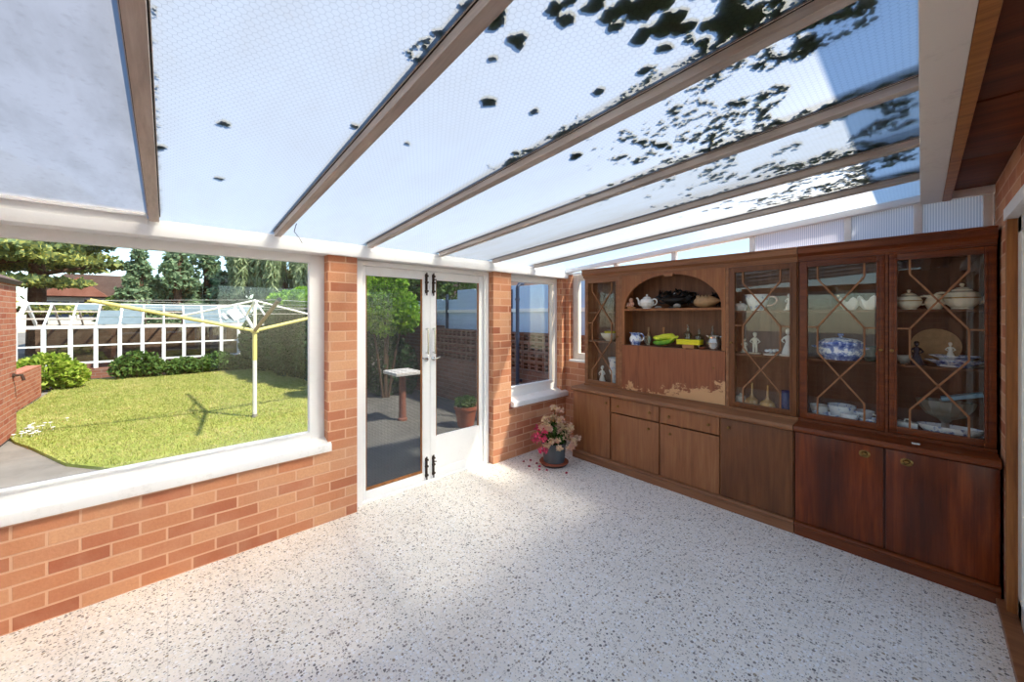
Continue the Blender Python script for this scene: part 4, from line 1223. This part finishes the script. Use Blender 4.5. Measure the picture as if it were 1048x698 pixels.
t = lathe_thing('bowl', 'wide white bowl at the back of the lowest shelf between the patterned bowls', 'bowl', -0.385, 3.545, BOT, bowl_prof(0.08, 0.115), M['bw_light'])
cup('white cup with blue trim standing among the bowls on the lowest shelf', -0.335, 3.475, BOT, 1.25, M['bw_light'], 0.6)
cup('white and blue cup standing behind the front cup on the lowest shelf', -0.275, 3.555, BOT, 1.5, M['bw_light'], -0.5)
lathe_thing('bowl', 'small dark blue patterned bowl at the knob end of the lowest shelf', 'bowl', -0.235, 3.475, BOT, bowl_prof(0.052, 0.065), M['bw_dense'])

# ---- last dark glazed door, by the house wall
teapot('white and gold sugar pot nearest the door knob on the top shelf', -0.055, 3.505, S1, 1.0, M['cream_china'], 0, False, 'gold')
jug('small white and gold cream jug between the two lidded pots', 0.055, 3.525, S1, 0.85, M['cream_china'], 0.0)
teapot('large white and gold teapot on the top shelf beside the house wall', 0.165, 3.505, S1, 1.22, M['cream_china'], math.pi, True, 'gold')
figurine('dark navy glazed figurine with pale head on the middle shelf', -0.02, 3.495, S2, 0.15, M['navy'])
p = lathe_thing('plate', 'large brown plate standing upright against the back of the middle shelf', 'plate', 0.06, 3.612, S2 + 0.115, plate_prof(0.11), M['shell'], 28, lean=math.radians(82))
lathe_thing('bowl', 'shallow white bowl behind the navy figurine on the middle shelf', 'bowl', -0.075, 3.56, S2, bowl_prof(0.05, 0.05), M['china'])
lathe_thing('platter', 'oval blue and white platter at the bottom of the middle shelf stack', 'platter', 0.135, 3.53, S2, plate_prof(0.125, 0.036), M['bw'], 30, sy=0.62, group=None)
lathe_thing('platter', 'oval white platter on top of the blue and white one', 'platter', 0.135, 3.53, S2 + 0.037, plate_prof(0.105, 0.028), M['bw_light'], 30, sy=0.62)
figurine('small white figurine standing on the white oval platter', 0.12, 3.53, S2 + 0.043, 0.105, M['china'])
# glass pedestal bowl with a pale blue tray leaning in it
t = thing('pedestal_bowl', 'cut glass pedestal bowl on the lowest shelf by the house wall', 'bowl', (0.10, 3.55, BOT))
MB().lathe([(0, 0), (0.07, 0), (0.065, 0.01), (0.02, 0.03), (0.016, 0.09), (0.03, 0.11), (0, 0.11)], n=22).build('foot', M['cut_glass'], t)
b = MB()
n = 32
R = []
for r, z in ((0.03, 0.11), (0.08, 0.135), (0.115, 0.19), (0.125, 0.225), (0.120, 0.225), (0.108, 0.19), (0.072, 0.14), (0.02, 0.12)):
    R += [((r * (1.03 if j % 2 else 0.97)) * math.cos(6.2832 * j / n), 0.55 * (r * (1.03 if j % 2 else 0.97)) * math.sin(6.2832 * j / n), z) for j in range(n)]
fs = [(i2 * n + j, i2 * n + (j + 1) % n, (i2 + 1) * n + (j + 1) % n, (i2 + 1) * n + j) for i2 in range(7) for j in range(n)]
b.add(R, fs).build('bowl', M['cut_glass'], t, smooth=20)
o = MB().box(-0.085, 0.085, -0.035, 0.035, -0.012, 0.012).build('tray', M['skyblue'], bevel=0.004); o.location = (0.165, 3.545, BOT + 0.262); o.rotation_euler = (0, -0.30, 0)
tag(o, 'pale blue tray leaning on the rim of the cut glass bowl', 'tray')
lathe_thing('dish', 'big oval blue and white dish in front of the cut glass bowl', 'dish', 0.115, 3.50, BOT, bowl_prof(0.135, 0.080, 0.55), M['bw'], 30, sy=0.45)
t = thing('butter_dish', 'square covered butter dish on the lowest shelf by the dark door knob', 'dish', (-0.06, 3.51, BOT))
MB().box(-0.055, 0.055, -0.045, 0.045, 0, 0.014).build('stand', M['bw'], t, bevel=0.004)
MB().box(-0.046, 0.046, -0.036, 0.036, 0.014, 0.070).build('cover', M['bw_light'], t, bevel=0.006)
MB().tube([(-0.015, 0, 0.068), (-0.010, 0, 0.086), (0.010, 0, 0.086), (0.015, 0, 0.068)], 0.005, 8).build('handle', M['china'], t)
lathe_thing('saucer', 'pale saucer at the back of the lowest shelf next to the house wall', 'saucer', 0.225, 3.575, BOT, plate_prof(0.045), M['bw_light'])

# ================================================================ the pot plant on the floor
PX, PY = -2.585, 2.965
t = thing('saucer', 'round brown plant saucer on the floor under the grey pot', 'saucer', (PX, PY, 0))
MB().lathe([(0, 0), (0.125, 0), (0.145, 0.03), (0.150, 0.034), (0.143, 0.038), (0.120, 0.010), (0, 0.010)], n=32).build('tray', M['dark_saucer'], t)
MB().lathe([(0.147, 0.028), (0.151, 0.0325), (0.148, 0.037)], n=32).build('rim', M['terracotta'], t)
t = thing('potted_plant', 'dark grey pot of fading pink and cream flowers in the corner', 'plant', (PX, PY, 0.0105))
MB().lathe([(0, 0), (0.088, 0), (0.108, 0.02), (0.120, 0.20), (0.128, 0.205), (0.128, 0.225), (0.116, 0.225), (0.110, 0.20), (0, 0.19)], n=30).build('pot', M['grey_pot'], t)
MB().lathe([(0, 0.195), (0.109, 0.197), (0.109, 0.205), (0, 0.21)], n=24).build('soil', M['soil'], t)
r3 = np.random.default_rng(11)
b = MB()
tips = []
for i in range(60):
    a = r3.random() * 6.283; R_ = 0.05 + 0.21 * r3.random(); hh = 0.36 + 0.17 * r3.random() - R_ * 0.75
    e = (R_ * math.cos(a), R_ * math.sin(a), hh)
    b.tube(curve((0.04 * math.cos(a), 0.04 * math.sin(a), 0.19), (0.05 * math.cos(a), 0.05 * math.sin(a), hh), (0.7 * e[0], 0.7 * e[1], hh + 0.04), e, 6), 0.0022, 5)
    tips.append(e)
for a, hh in ((2.2, 0.56), (1.2, 0.54)):
    e = (0.07 * math.cos(a), 0.07 * math.sin(a), hh)
    b.tube([(0.02, 0, 0.19), (e[0] * 0.6, e[1] * 0.6, hh * 0.7), e], 0.002, 5); tips.append(e)
b.build('stems', M['pot_leaf'], t)
V, F = leaves(r3, [(0, 0, 0.29, 0.15, 0.15, 0.08), (0.0, 0, 0.36, 0.11, 0.11, 0.06)], 420, 0.05, aspect=0.5)
quads_obj('leaves', V, F, M['pot_leaf'], t)
lob = [(e[0], e[1], e[2], 0.042, 0.042, 0.032) for e in tips]
def cam_side(e): return -e[0] * 0.676 - e[1] * 0.737
pinks = [l for l in lob if l[0] * 0.676 + l[1] * 0.737 < -0.09 and l[2] < 0.38]
creams = [l for l in lob if l not in pinks]
V, F = leaves(r3, creams, 2700, 0.030, aspect=0.7, shell=0.3)
quads_obj('cream_flowers', V, F, M['bloom_cream'], t)['label'] = 'fading cream flowers'
V, F = leaves(r3, pinks + [(-0.17, -0.10, 0.24, 0.05, 0.05, 0.06)], 420, 0.026, aspect=0.7, shell=0.3)
quads_obj('pink_flowers', V, F, M['petal_pink'], t)['label'] = 'deep pink flowers'
for i, (x, y, m_) in enumerate(((-2.83, 2.765, 'petal_red'), (-2.80, 2.837, 'petal_red'), (-2.706, 2.713, 'petal_red'), (-2.338, 2.87, 'petal_red'), (-2.513, 2.78, 'petal_pink'), (-2.63, 2.79, 'petal_pink'), (-2.58, 2.74, 'petal_pink'), (-2.70, 2.83, 'petal_red'))):
    V, F = leaves(r3, [(0, 0, 0.008, 0.012, 0.012, 0.005)], 9, 0.022, aspect=0.8, shell=0.2)
    V[:, 2] = np.maximum(V[:, 2], 0.0015)
    o = quads_obj('fallen_blossom', V, F, M[m_]); o.location = (x, y, 0)
    tag(o, 'tiny fallen red or pink blossom on the floor around the grey pot', 'petal', 'fallen blossoms round the pot')

# ================================================================ the garden
G = -0.15
struct(MB().box(-60, 3.0, -40, 45, -0.6, G - 0.03).build('ground', M['path'], smooth=0), 'ground around the lawn')
struct(MB().prism([(-3.22, -6), (-3.22, 4.15), (-9.5, 4.15), (-9.5, 2.2), (-6.4, 2.3), (-5.9, 1.4), (-5.6, -0.6), (-5.6, -6)], 'z', G - 0.05, G + 0.002).build('patio', M['asphalt'], smooth=0), 'grey asphalt patio outside the double door')
LAWN = [(-5.95, 1.6), (-6.05, -0.45), (-6.6, -0.85), (-7.7, -1.28), (-8.2, -1.5), (-8.95, -1.75), (-10.0, -1.95), (-11.5, -1.9), (-14.6, -1.9), (-14.6, 3.6), (-9.3, 3.6), (-7.0, 2.6), (-6.4, 2.35)]
struct(MB().prism(LAWN, 'z', G - 0.04, G + 0.006).build('lawn', M['earth'], smooth=0), 'sunlit lawn')
def inside(p, poly):
    x, y = p[:, 0], p[:, 1]; r = np.zeros(len(p), bool); j = len(poly) - 1
    for i in range(len(poly)):
        xi, yi = poly[i]; xj, yj = poly[j]
        c = ((yi > y) != (yj > y)) & (x < (xj - xi) * (y - yi) / (yj - yi + 1e-12) + xi)
        r ^= c; j = i
    return r
rg = np.random.default_rng(5)
P = np.stack([rg.uniform(-14.7, -5.8, 150000), rg.uniform(-2.1, 3.7, 150000)], 1)
P = P[inside(P, LAWN)]
n = len(P)
hgt = rg.uniform(0.018, 0.05, n); ang = rg.random(n) * 6.283; tilt = rg.normal(size=(n, 2)) * 0.018
wv = 0.004 + 0.004 * rg.random(n)
dx, dy = np.cos(ang) * wv, np.sin(ang) * wv
V = np.stack([np.stack([P[:, 0] - dx, P[:, 1] - dy, np.full(n, G)], 1), np.stack([P[:, 0] + dx, P[:, 1] + dy, np.full(n, G)], 1), np.stack([P[:, 0] + tilt[:, 0], P[:, 1] + tilt[:, 1], G + hgt], 1)], 1).reshape(-1, 3)
tag(quads_obj('grass', V, np.arange(3 * n).reshape(n, 3), M['grass']), 'short yellow green grass of the sunlit lawn', 'grass', kind='stuff')
# white daisies at the lawn edge
dd = MB()
for i in range(26):
    x, y = -8.55 + rg.normal() * 0.22, -1.45 + rg.normal() * 0.10
    dd.lathe([(0, 0), (0.022, 0.004), (0.020, 0.010), (0, 0.012)], (x, y, G + 0.05 + 0.02 * rg.random()), 8)
    dd.tube([(x, y, G), (x, y, G + 0.052)], 0.003, 4)
tag(dd.build('daisies', M['china']), 'patch of white daisies at the edge of the lawn', 'flowers', kind='stuff')

# rotary clothes line
LX, LY = -7.48, 1.07
t = thing('rotary_clothes_line', 'white and yellow rotary clothes line standing in the lawn', 'clothes line', (LX, LY, G))
hub, topz, tip = 1.45, 1.93, 1.90
MB().tube([(0, 0, 0), (0, 0, 1.42)], 0.030, 12).build('pole', M['pole_white'], t)
MB().lathe([(0, 0), (0.045, 0), (0.045, 0.01), (0.034, 0.05), (0.034, 0.06), (0, 0.06)], n=14).build('ground_socket', M['stoneware'], t)
MB().tube([(0, 0, 1.40), (0, 0, topz)], 0.025, 12).build('mast', M['pole_white'], t)
MB().lathe([(0.026, -0.03), (0.055, -0.02), (0.06, 0.0), (0.055, 0.02), (0.026, 0.03)], (0, 0, hub - 0.02), 16).build('hub', M['pole_yellow'], t)
MB().lathe([(0.025, -0.02), (0.04, -0.012), (0.04, 0.018), (0, 0.03)], (0, 0, topz), 14).build('collar', M['pole_white'], t)
tips = []
MB().tube([(0, 0, 0.95), (0, 0, 1.40)], 0.0325, 12).build('pole_sleeve', M['pole_yellow'], t)
for i, (ax, ay, m_) in enumerate(((0, -1, 'pole_yellow'), (1, 0, 'pole_brown'), (0, 1, 'pole_yellow'), (-1, 0, 'pole_white'))):
    e = (1.85 * ax, 1.85 * ay, tip); tips.append(e)
    a0 = (0.05 * ax, 0.05 * ay, hub)
    a = MB().tube([a0, e], 0.027, 10).build('arm', M[m_], t)
    MB().tube([(0.03 * ax, 0.03 * ay, topz), (0.95 * ax, 0.95 * ay, hub + 0.225)], 0.015, 8).build('stay', M['pole_white'], a)
    MB().lathe([(0, -0.03), (0.027, -0.025), (0.027, 0.025), (0, 0.03)], e, 10, axis='x' if ax else 'y').build('end_cap', M['black'], a)
ln = MB()
for k in (0.55, 0.75, 0.95):
    pts = [(p[0] * k, p[1] * k, hub + (tip - hub) * k + 0.02) for p in tips]
    for i in range(4): ln.tube([pts[i], pts[(i + 1) % 4]], 0.0022, 5)
ln.build('washing_line', M['pole_white'], t)

# derelict greenhouse across the end of the lawn
GX0, GX1, GY0, GY1 = -15.0, -17.0, -2.75, 2.6
EZ, RZ = 1.24, 1.83
ng = 13
t = thing('greenhouse', 'long derelict greenhouse with white posts and missing roof panes', 'greenhouse', (-16, 0, G))
og = (-16, 0, G)
GYS = [GY0 + (GY1 - GY0) * i / (ng - 1) for i in range(ng)]
MB().box(GX0 - 0.04, GX0 + 0.04, GY0, GY1, G, G + 0.28).box(GX1 - 0.04, GX1 + 0.04, GY0, GY1, G, G + 0.28).build('base_wall', M['brick_old'], t, og, smooth=0)
for y in GYS:
    MB().box(GX0 - 0.03, GX0 + 0.03, y - 0.04, y + 0.04, G, EZ).build('post', M['worn_white'], t, og)
MB().box(GX0 - 0.035, GX0 + 0.04, GY0 - 0.03, GY1 + 0.03, EZ - 0.05, EZ + 0.03).build('rail', M['worn_white'], t, og)
MB().box(GX0 - 0.02, GX0 + 0.02, GY0, GY1, 0.72, 0.76).build('rail', M['worn_white'], t, og)
MB().box(GX0 - 0.02, GX0 + 0.02, GY0, GY1, 0.26, 0.31).build('rail', M['worn_white'], t, og)
MB().box(GX1 - 0.03, GX1 + 0.03, GY0, GY1, EZ - 0.05, EZ + 0.03).build('rail', M['bar_wood'], t, og)
MB().box(-16.04, -15.96, GY0, GY1, RZ, RZ + 0.05).build('ridge', M['worn_white'], t, og)
for i, y in enumerate(GYS):
    MB().bar((GX0, y, EZ + 0.02), (-16, y, RZ + 0.02), 0.035 if i not in (0, 4, 8, 12) else 0.08, 0.05).build('rafter', M['worn_white'], t, og)
    MB().bar((GX1, y, EZ + 0.02), (-16, y, RZ + 0.02), 0.035, 0.05).build('rafter', M['bar_wood'], t, og)
pu = MB()
for k in (0.35, 0.68):
    pu.bar((GX0 - k, GY0, EZ + (RZ - EZ) * k), (GX0 - k, GY1, EZ + (RZ - EZ) * k), 0.03, 0.04)
pu.build('purlin', M['bar_wood'], t, og)
missing = {(0, 0), (0, 1), (1, 0), (1, 1), (2, 1), (2, 0), (0, 2), (1, 2), (5, 0), (6, 0), (5, 1), (6, 1), (3, 2)}
for i in range(ng - 1):
    for k in range(3):
        if (i, k) in missing: continue
        k0, k1 = k / 3 + 0.01, (k + 1) / 3 - 0.01
        a = [(GX0 - k0, GYS[i] + 0.02, EZ + (RZ - EZ) * k0 + 0.045), (GX0 - k0, GYS[i + 1] - 0.02, EZ + (RZ - EZ) * k0 + 0.045), (GX0 - k1, GYS[i + 1] - 0.02, EZ + (RZ - EZ) * k1 + 0.045), (GX0 - k1, GYS[i] + 0.02, EZ + (RZ - EZ) * k1 + 0.045)]
        vs = a + [(p[0], p[1], p[2] + 0.006) for p in a]
        MB().add(vs, [(0, 1, 2, 3), (7, 6, 5, 4), (0, 4, 5, 1), (1, 5, 6, 2), (2, 6, 7, 3), (3, 7, 4, 0)]).build('roof_pane', M['gh_white'], t, og, smooth=0)
for i in range(ng - 1):
    if i in (0, 5): continue
    MB().box(GX0 - 0.003, GX0 + 0.003, GYS[i] + 0.035, GYS[i + 1] - 0.035, 0.31, EZ - 0.05).build('side_pane', M['gh_glass'], t, og, smooth=0)
MB().box(GX1 + 0.05, GX1 + 0.06, GY0, GY1, 0.13, EZ).build('back_boarding', M['bark'], t, og)
gb = MB()
gb.bar((GX0, GY0, EZ + 0.04), (-16, GY0, RZ + 0.04), 0.05, 0.10); gb.bar((GX1, GY0, EZ + 0.04), (-16, GY0, RZ + 0.04), 0.05, 0.10)
gb.build('bargeboard', M['worn_white'], t, og)
MB().bar((-15.35, 1.55, 1.72), (-15.15, 1.75, 1.42), 0.03, 0.30, up=(0, 1, 0)).bar((-15.2, 1.30, 1.60), (-15.12, 1.42, 1.42), 0.03, 0.08).build('roof_vent', M['worn_white'], t, og)

# brick shed at the left, and a low wall beyond it
t = thing('brick_shed', 'red brick shed at the left edge of the garden', 'shed', (-7.9, -2.6, G))
os_ = (-7.9, -2.6, G)
MB().prism([(-3.4, G), (-1.60, G), (-1.60, 1.98), (-3.4, 2.9)], 'x', -7.0, -8.8).build('wall', M['brick_shed'], t, os_, smooth=0)
MB().bar((-7.9, -1.56, 2.0), (-7.9, -3.5, 2.99), 1.9, 0.06).build('roof', M['grey_tile'], t, os_)
MB().tube([(-8.62, -1.59, 0.70), (-8.62, -1.52, 0.70), (-8.62, -1.50, 0.62)], 0.018, 8).lathe([(0.03, 0), (0.03, 0.02), (0, 0.022)], (-8.62, -1.60, 0.70), 10, axis='y').build('outside_tap', M['rust'], t, os_)
tag(MB().box(-12.5, -9.0, -2.15, -1.95, G, 0.50).build('low_wall', M['brick_shed'], smooth=0, origin=(-11, -2.05, G), loc=(-11, -2.05, G)), 'low weathered brick wall between the shed and the yellow green bush', 'wall')

# boundary wall with pierced screen blocks and boarding above
t = thing('boundary_wall', 'weathered brick boundary wall with pierced screen blocks on top', 'wall', (-5.5, 4.3, G))
ow = (-5.5, 4.3, G)
MB().box(-9.5, -2.9, 4.2, 4.42, G, 0.66).build('brick_base', M['brick_old'], t, ow, smooth=0)
MB().box(-7.35, -7.02, 4.14, 4.46, G, 1.32).build('pillar', M['brick_old'], t, ow, smooth=0)
MB().box(-9.5, -7.35, 4.2, 4.42, 0.66, 1.5).build('brick_panel', M['brick_old'], t, ow, smooth=0)
sb = MB()
sz = 0.15
k = 0
x = -7.02
while x < -2.9:
    for j in range(4):
        z = 0.66 + j * sz
        sb.box(x, x + 0.028, 4.24, 4.34, z, z + sz); sb.box(x + sz - 0.028, x + sz, 4.24, 4.34, z, z + sz)
        sb.box(x + 0.028, x + sz - 0.028, 4.24, 4.34, z, z + 0.028); sb.box(x + 0.028, x + sz - 0.028, 4.24, 4.34, z + sz - 0.028, z + sz)
        sb.bar((x + 0.03, 4.29, z + sz / 2), (x + sz - 0.03, 4.29, z + sz / 2), 0.09, 0.018)
    x += sz + 0.006
sb.box(-7.02, -2.9, 4.40, 4.42, 0.66, 1.26)
sb.build('screen_blocks', M['brick_old'], t, ow, smooth=0)
t = thing('boarded_fence', 'tall pale blue white boarding rising behind the pierced wall', 'fence', (-5.5, 4.5, G))
of_ = (-5.5, 4.5, G)
x = -9.0; i = 0
while x < -2.7:
    h_ = 2.07 if x > -6.9 else 1.9
    MB().box(x, x + 0.598, 4.5, 4.53, 0.9, h_ - (0.02 if i % 2 else 0)).build('board', M['blue_panel'], t, of_, bevel=0.004)
    x += 0.6; i += 1
MB().box(-9.0, -2.4, 4.47, 4.50, 1.60, 1.66).build('rail', M['white'], t, of_)
for x in (-7.0, -4.95): MB().box(x, x + 0.06, 4.46, 4.5, 0.9, 2.0).build('post', M['dark_pipe'], t, of_)
b = MB().tube([(-4.36, 4.12, 0.3), (-4.36, 4.12, 2.0)], 0.030, 10).tube([(-4.36, 4.12, 2.0), (-4.36, 4.18, 2.06), (-4.42, 4.30, 2.06)], 0.028, 8)
for z in (0.5, 1.2, 1.8): b.lathe([(0.036, -0.02), (0.040, 0), (0.036, 0.02)], (-4.36, 4.12, z), 10)
b.box(-4.38, -4.34, 4.12, 4.20, 0.48, 0.52)
o = b.build('drainpipe', M['dark_pipe']); tag(o, 'dark blue pipe standing against the pierced wall outside the narrow window', 'pipe')

# pedestal with a stone slab on the patio
t = thing('pedestal_table', 'flat stone slab on a red brown post standing on the patio', 'table', (-5.67, 2.80, G))
MB().lathe([(0.0, 0), (0.075, 0), (0.075, 0.03), (0.058, 0.05), (0.050, 0.75), (0.0, 0.75)], n=18).build('post', M['post_red'], t)
MB().box(-0.24, 0.24, -0.22, 0.22, 0.75, 0.80).build('slab', M['slab'], t, bevel=0.008)
# pot outside
t = thing('patio_pot', 'terracotta pot of green leaves outside on the patio beyond the door', 'plant', (-4.72, 3.37, G))
MB().lathe([(0, 0), (0.12, 0), (0.165, 0.26), (0.18, 0.265), (0.18, 0.31), (0.16, 0.31), (0.15, 0.27), (0, 0.26)], n=26).build('pot', M['terracotta'], t)
V, F = leaves(rg, [(0, 0, 0.36, 0.17, 0.17, 0.10)], 500, 0.07)
quads_obj('foliage', V, F, M['shrub'], t)

# ---- planting
def bush(name, label, cat, loc, lobes, n, size, m, **kw):
    t = thing(name, label, cat, loc)
    b = MB()
    zt = max(l[2] for l in lobes)
    for l in lobes[:5]:
        b.tube([(l[0] * 0.15, l[1] * 0.15, 0), (l[0] * 0.5, l[1] * 0.5, l[2] * 0.5), (l[0], l[1], l[2])], [0.03, 0.025, 0.012], 6)
    b.build('stem', M['bark'], t)
    V, F = leaves(rg, lobes, n, size, **kw)
    quads_obj('foliage', V, F, m, t)
    return t
bush('bush', 'yellow green laurel bush at the corner of the lawn by the low wall', 'bush', (-13.4, -2.0, G), [(0, 0, 0.42, 0.42, 0.5, 0.42), (0.1, 0.35, 0.32, 0.3, 0.32, 0.30), (0, -0.4, 0.35, 0.35, 0.35, 0.34)], 2600, 0.13, M['yellow_bush'])
for i, (y, w, h, lab) in enumerate(((-0.55, 0.62, 0.62, 'dark green shrub in front of the greenhouse, nearest the laurel'), (0.35, 0.45, 0.42, 'low green shrub against the middle posts of the greenhouse'), (1.15, 0.55, 0.50, 'spreading green shrub in front of the greenhouse behind the clothes line pole'), (2.05, 0.55, 0.6, 'green shrub at the hedge end of the greenhouse'))):
    bush('shrub', lab, 'shrub', (-14.45, y, G), [(0, 0, h * 0.6, 0.4, w * 0.8, h * 0.6), (0.15, w * 0.5, h * 0.4, 0.3, w * 0.5, h * 0.42), (0.1, -w * 0.5, h * 0.45, 0.3, w * 0.5, h * 0.5)], 1700, 0.12, M['shrub'], shell=0.35)
bush('hedge', 'long dark green hedge down the side of the lawn', 'hedge', (-11.2, 3.1, G), [(dx, 0.15 * (dx - 1.7) + 0.08 * math.sin(dx * 3), 0.95, 0.75, 0.75, 1.05 + 0.1 * math.sin(dx * 5)) for dx in (-3.0, -2.3, -1.6, -0.9, -0.2, 0.5, 1.2, 1.7)], 17000, 0.12, M['hedge'], shell=0.9)
bush('ivy', 'bright green climber growing over the top of the dark hedge', 'climber', (-11.0, 2.75, G), [(dx, 0.1 * dx, 2.15 + 0.08 * math.sin(4 * dx), 0.55, 0.55, 0.22) for dx in (-1.5, -0.9, -0.3, 0.3, 0.9)], 5000, 0.11, M['bush'])
bush('bush', 'bright green leafy bush rising beside the patio outside the left door leaf', 'bush', (-7.45, 3.30, G), [(0, 0, 1.85, 0.42, 0.45, 0.62), (0.1, 0.38, 1.75, 0.4, 0.32, 0.48), (-0.1, -0.30, 1.95, 0.4, 0.36, 0.6), (0.0, 0.1, 2.35, 0.35, 0.38, 0.36)], 6000, 0.10, M['bush'], shell=0.7)
bush('hedge', 'dark evergreen growth below the bright bush beside the patio', 'hedge', (-7.9, 3.5, G), [(0, 0, 0.7, 0.55, 0.5, 0.85), (-0.6, 0, 0.8, 0.5, 0.5, 0.85), (0.35, 0.3, 0.5, 0.3, 0.25, 0.6)], 4500, 0.10, M['hedge'], shell=0.85)

def tree(name, label, loc, trunk_h, trunk_r, lobes, n, size, m, limbs=True, **kw):
    t = thing(name, label, 'tree', loc)
    b = MB()
    b.tube([(0, 0, 0), (0.05, 0.02, trunk_h * 0.5), (0, 0, trunk_h)], [trunk_r, trunk_r * 0.75, trunk_r * 0.3], 10)
    if limbs:
        for l in lobes:
            z0 = min(max(0.3, l[2] * 0.85), trunk_h * 0.95)
            b.tube([(0, 0, z0), (l[0] * 0.5, l[1] * 0.5, (z0 + l[2]) / 2 + 0.05), (l[0], l[1], l[2])], [trunk_r * 0.35, trunk_r * 0.22, trunk_r * 0.08], 6)
    b.build('trunk', M['bark'], t)
    V, F = leaves(rg, lobes, n, size, **kw)
    quads_obj('crown', V, F, m, t)
    return t
# layered cedar: flat pads of needles
def cedar_lobes(r0, z0, z1, k, seed):
    q = np.random.default_rng(seed); L = []
    for i in range(k):
        f = i / (k - 1); z = z0 + (z1 - z0) * f; R = r0 * (1 - 0.45 * f)
        a = q.random() * 6.283
        for j in range(5):
            aa = a + j * 1.257 + q.normal() * 0.2; rr = R * q.uniform(0.45, 0.95)
            L.append((rr * math.cos(aa), rr * math.sin(aa), z + q.normal() * 0.15, R * 0.42, R * 0.42, 0.16 + 0.08 * q.random()))
    return L
tree('cedar_tree', 'broad layered cedar above the shed and the greenhouse end', (-22.5, -5.8, G), 7.5, 0.35, cedar_lobes(3.6, 2.3, 7.4, 9, 2), 15000, 0.30, M['cedar'], shell=0.3)
tree('cedar_tree', 'further cedar with spreading branches over the red roofed house', (-25.5, -4.1, G), 7.5, 0.32, cedar_lobes(2.9, 4.2, 7.4, 7, 5), 9000, 0.30, M['cedar'], shell=0.3)
def cone_lobes(R, z0, z1, k, seed):
    q = np.random.default_rng(seed); L = []
    for i in range(k):
        f = i / (k - 1); rr = R * (1 - f * 0.85)
        for j in range(4):
            a = q.random() * 6.283
            L.append((rr * 0.55 * math.cos(a), rr * 0.55 * math.sin(a), z0 + (z1 - z0) * f, rr * 0.55, rr * 0.55, (z1 - z0) / k * 0.75))
    return L
for i, (x, y, R, h, lab) in enumerate(((-24, -0.93, 1.2, 5.0, 'pointed grey green conifer beside the gap of blue sky'), (-25, 1.5, 1.4, 5.9, 'taller pointed grey green conifer two along towards the willow'), (-23.5, 0.35, 1.7, 5.0, 'broad low conifer between the two pointed ones'), (-23, 2.4, 1.5, 5.4, 'dense conifer half hidden by the willow'), (-26.5, 0.6, 1.5, 6.2, 'tall dark conifer rising behind the broad low one'))):
    tree('conifer_tree', lab, (x, y, G), h, 0.2, cone_lobes(R, 0.8, h, 8, i), 5500, 0.24, M['conifer'], droop=0.3, shell=0.5)
def willow_lobes(R, zt, k, seed):
    q = np.random.default_rng(seed); L = []
    for i in range(k):
        a = q.random() * 6.283; rr = R * math.sqrt(q.random())
        zz = zt - (rr / R) ** 2 * 1.2
        L.append((rr * math.cos(a), rr * math.sin(a), zz - 0.9, 0.32, 0.32, 1.3 + 0.6 * q.random()))
    return L
tree('willow_tree', 'weeping willow hanging behind the clothes line', (-22.5, 4.4, G), 5.8, 0.35, willow_lobes(2.6, 5.6, 46, 4), 18000, 0.30, M['willow'], limbs=False, droop=0.85, aspect=0.28, stretch=1.5, shell=0.6)
tree('willow_tree', 'second weeping willow further along behind the hedge', (-20.5, 7.4, G), 6.0, 0.35, willow_lobes(2.8, 6.0, 46, 9), 15000, 0.30, M['willow'], limbs=False, droop=0.85, aspect=0.28, stretch=1.5, shell=0.6)
tree('broadleaf_tree', 'green broadleaf tree behind the boarding seen through the door', (-15, 8.2, G), 5.0, 0.25, [(0, 0, 3.6, 1.8, 1.8, 1.6), (1.2, 0.8, 3.0, 1.3, 1.3, 1.2), (-1.0, -1.0, 3.0, 1.4, 1.4, 1.3)], 7000, 0.22, M['shrub'])

bush('hedge', 'tall distant green hedge closing the gap below the far trees', 'hedge', (-28, 0.0, G), [(0.3 * math.sin(k), k * 1.5, 1.5, 1.0, 1.2, 1.5) for k in range(-1, 8)], 9000, 0.26, M['shrub'], shell=0.9)

# house beyond the trees
t = thing('bungalow', 'distant bungalow with a red and grey tiled roof', 'house', (-33, -3.0, G))
oh2 = (-33, -3.0, G)
MB().box(-36, -31, -5.0, -1.0, G, 2.55).build('wall', M['render'], t, oh2)
MB().prism([(-5.2, 2.5), (-0.5, 2.5), (-1.5, 3.75), (-4.0, 3.75)], 'x', -36.4, -30.7).build('roof', M['grey_tile'], t, oh2)
MB().prism([(-4.9, 2.55), (-2.4, 2.55), (-3.5, 3.55)], 'x', -31.5, -30.3).build('gable', M['roof_tile'], t, oh2)
for y in (-4.3, -3.1, -1.9):
    f = MB().box(-31.02, -30.95, y - 0.5, y + 0.5, 1.35, 2.35).build('window', M['white'], t, oh2)
    MB().box(-30.955, -30.94, y - 0.42, y + 0.42, 1.43, 2.27).build('pane', M['dark_pipe'], f, oh2)
t = thing('garden_house', 'pale house with brown roof beyond the boarding', 'house', (-16, 12.5, G))
MB().box(-19, -13, 11, 15, G, 2.6).build('wall', M['render'], t, (-16, 12.5, G))
MB().prism([(10.6, 2.55), (15.4, 2.55), (13, 4.4)], 'x', -19.3, -12.7).build('roof', M['grey_tile'], t, (-16, 12.5, G))
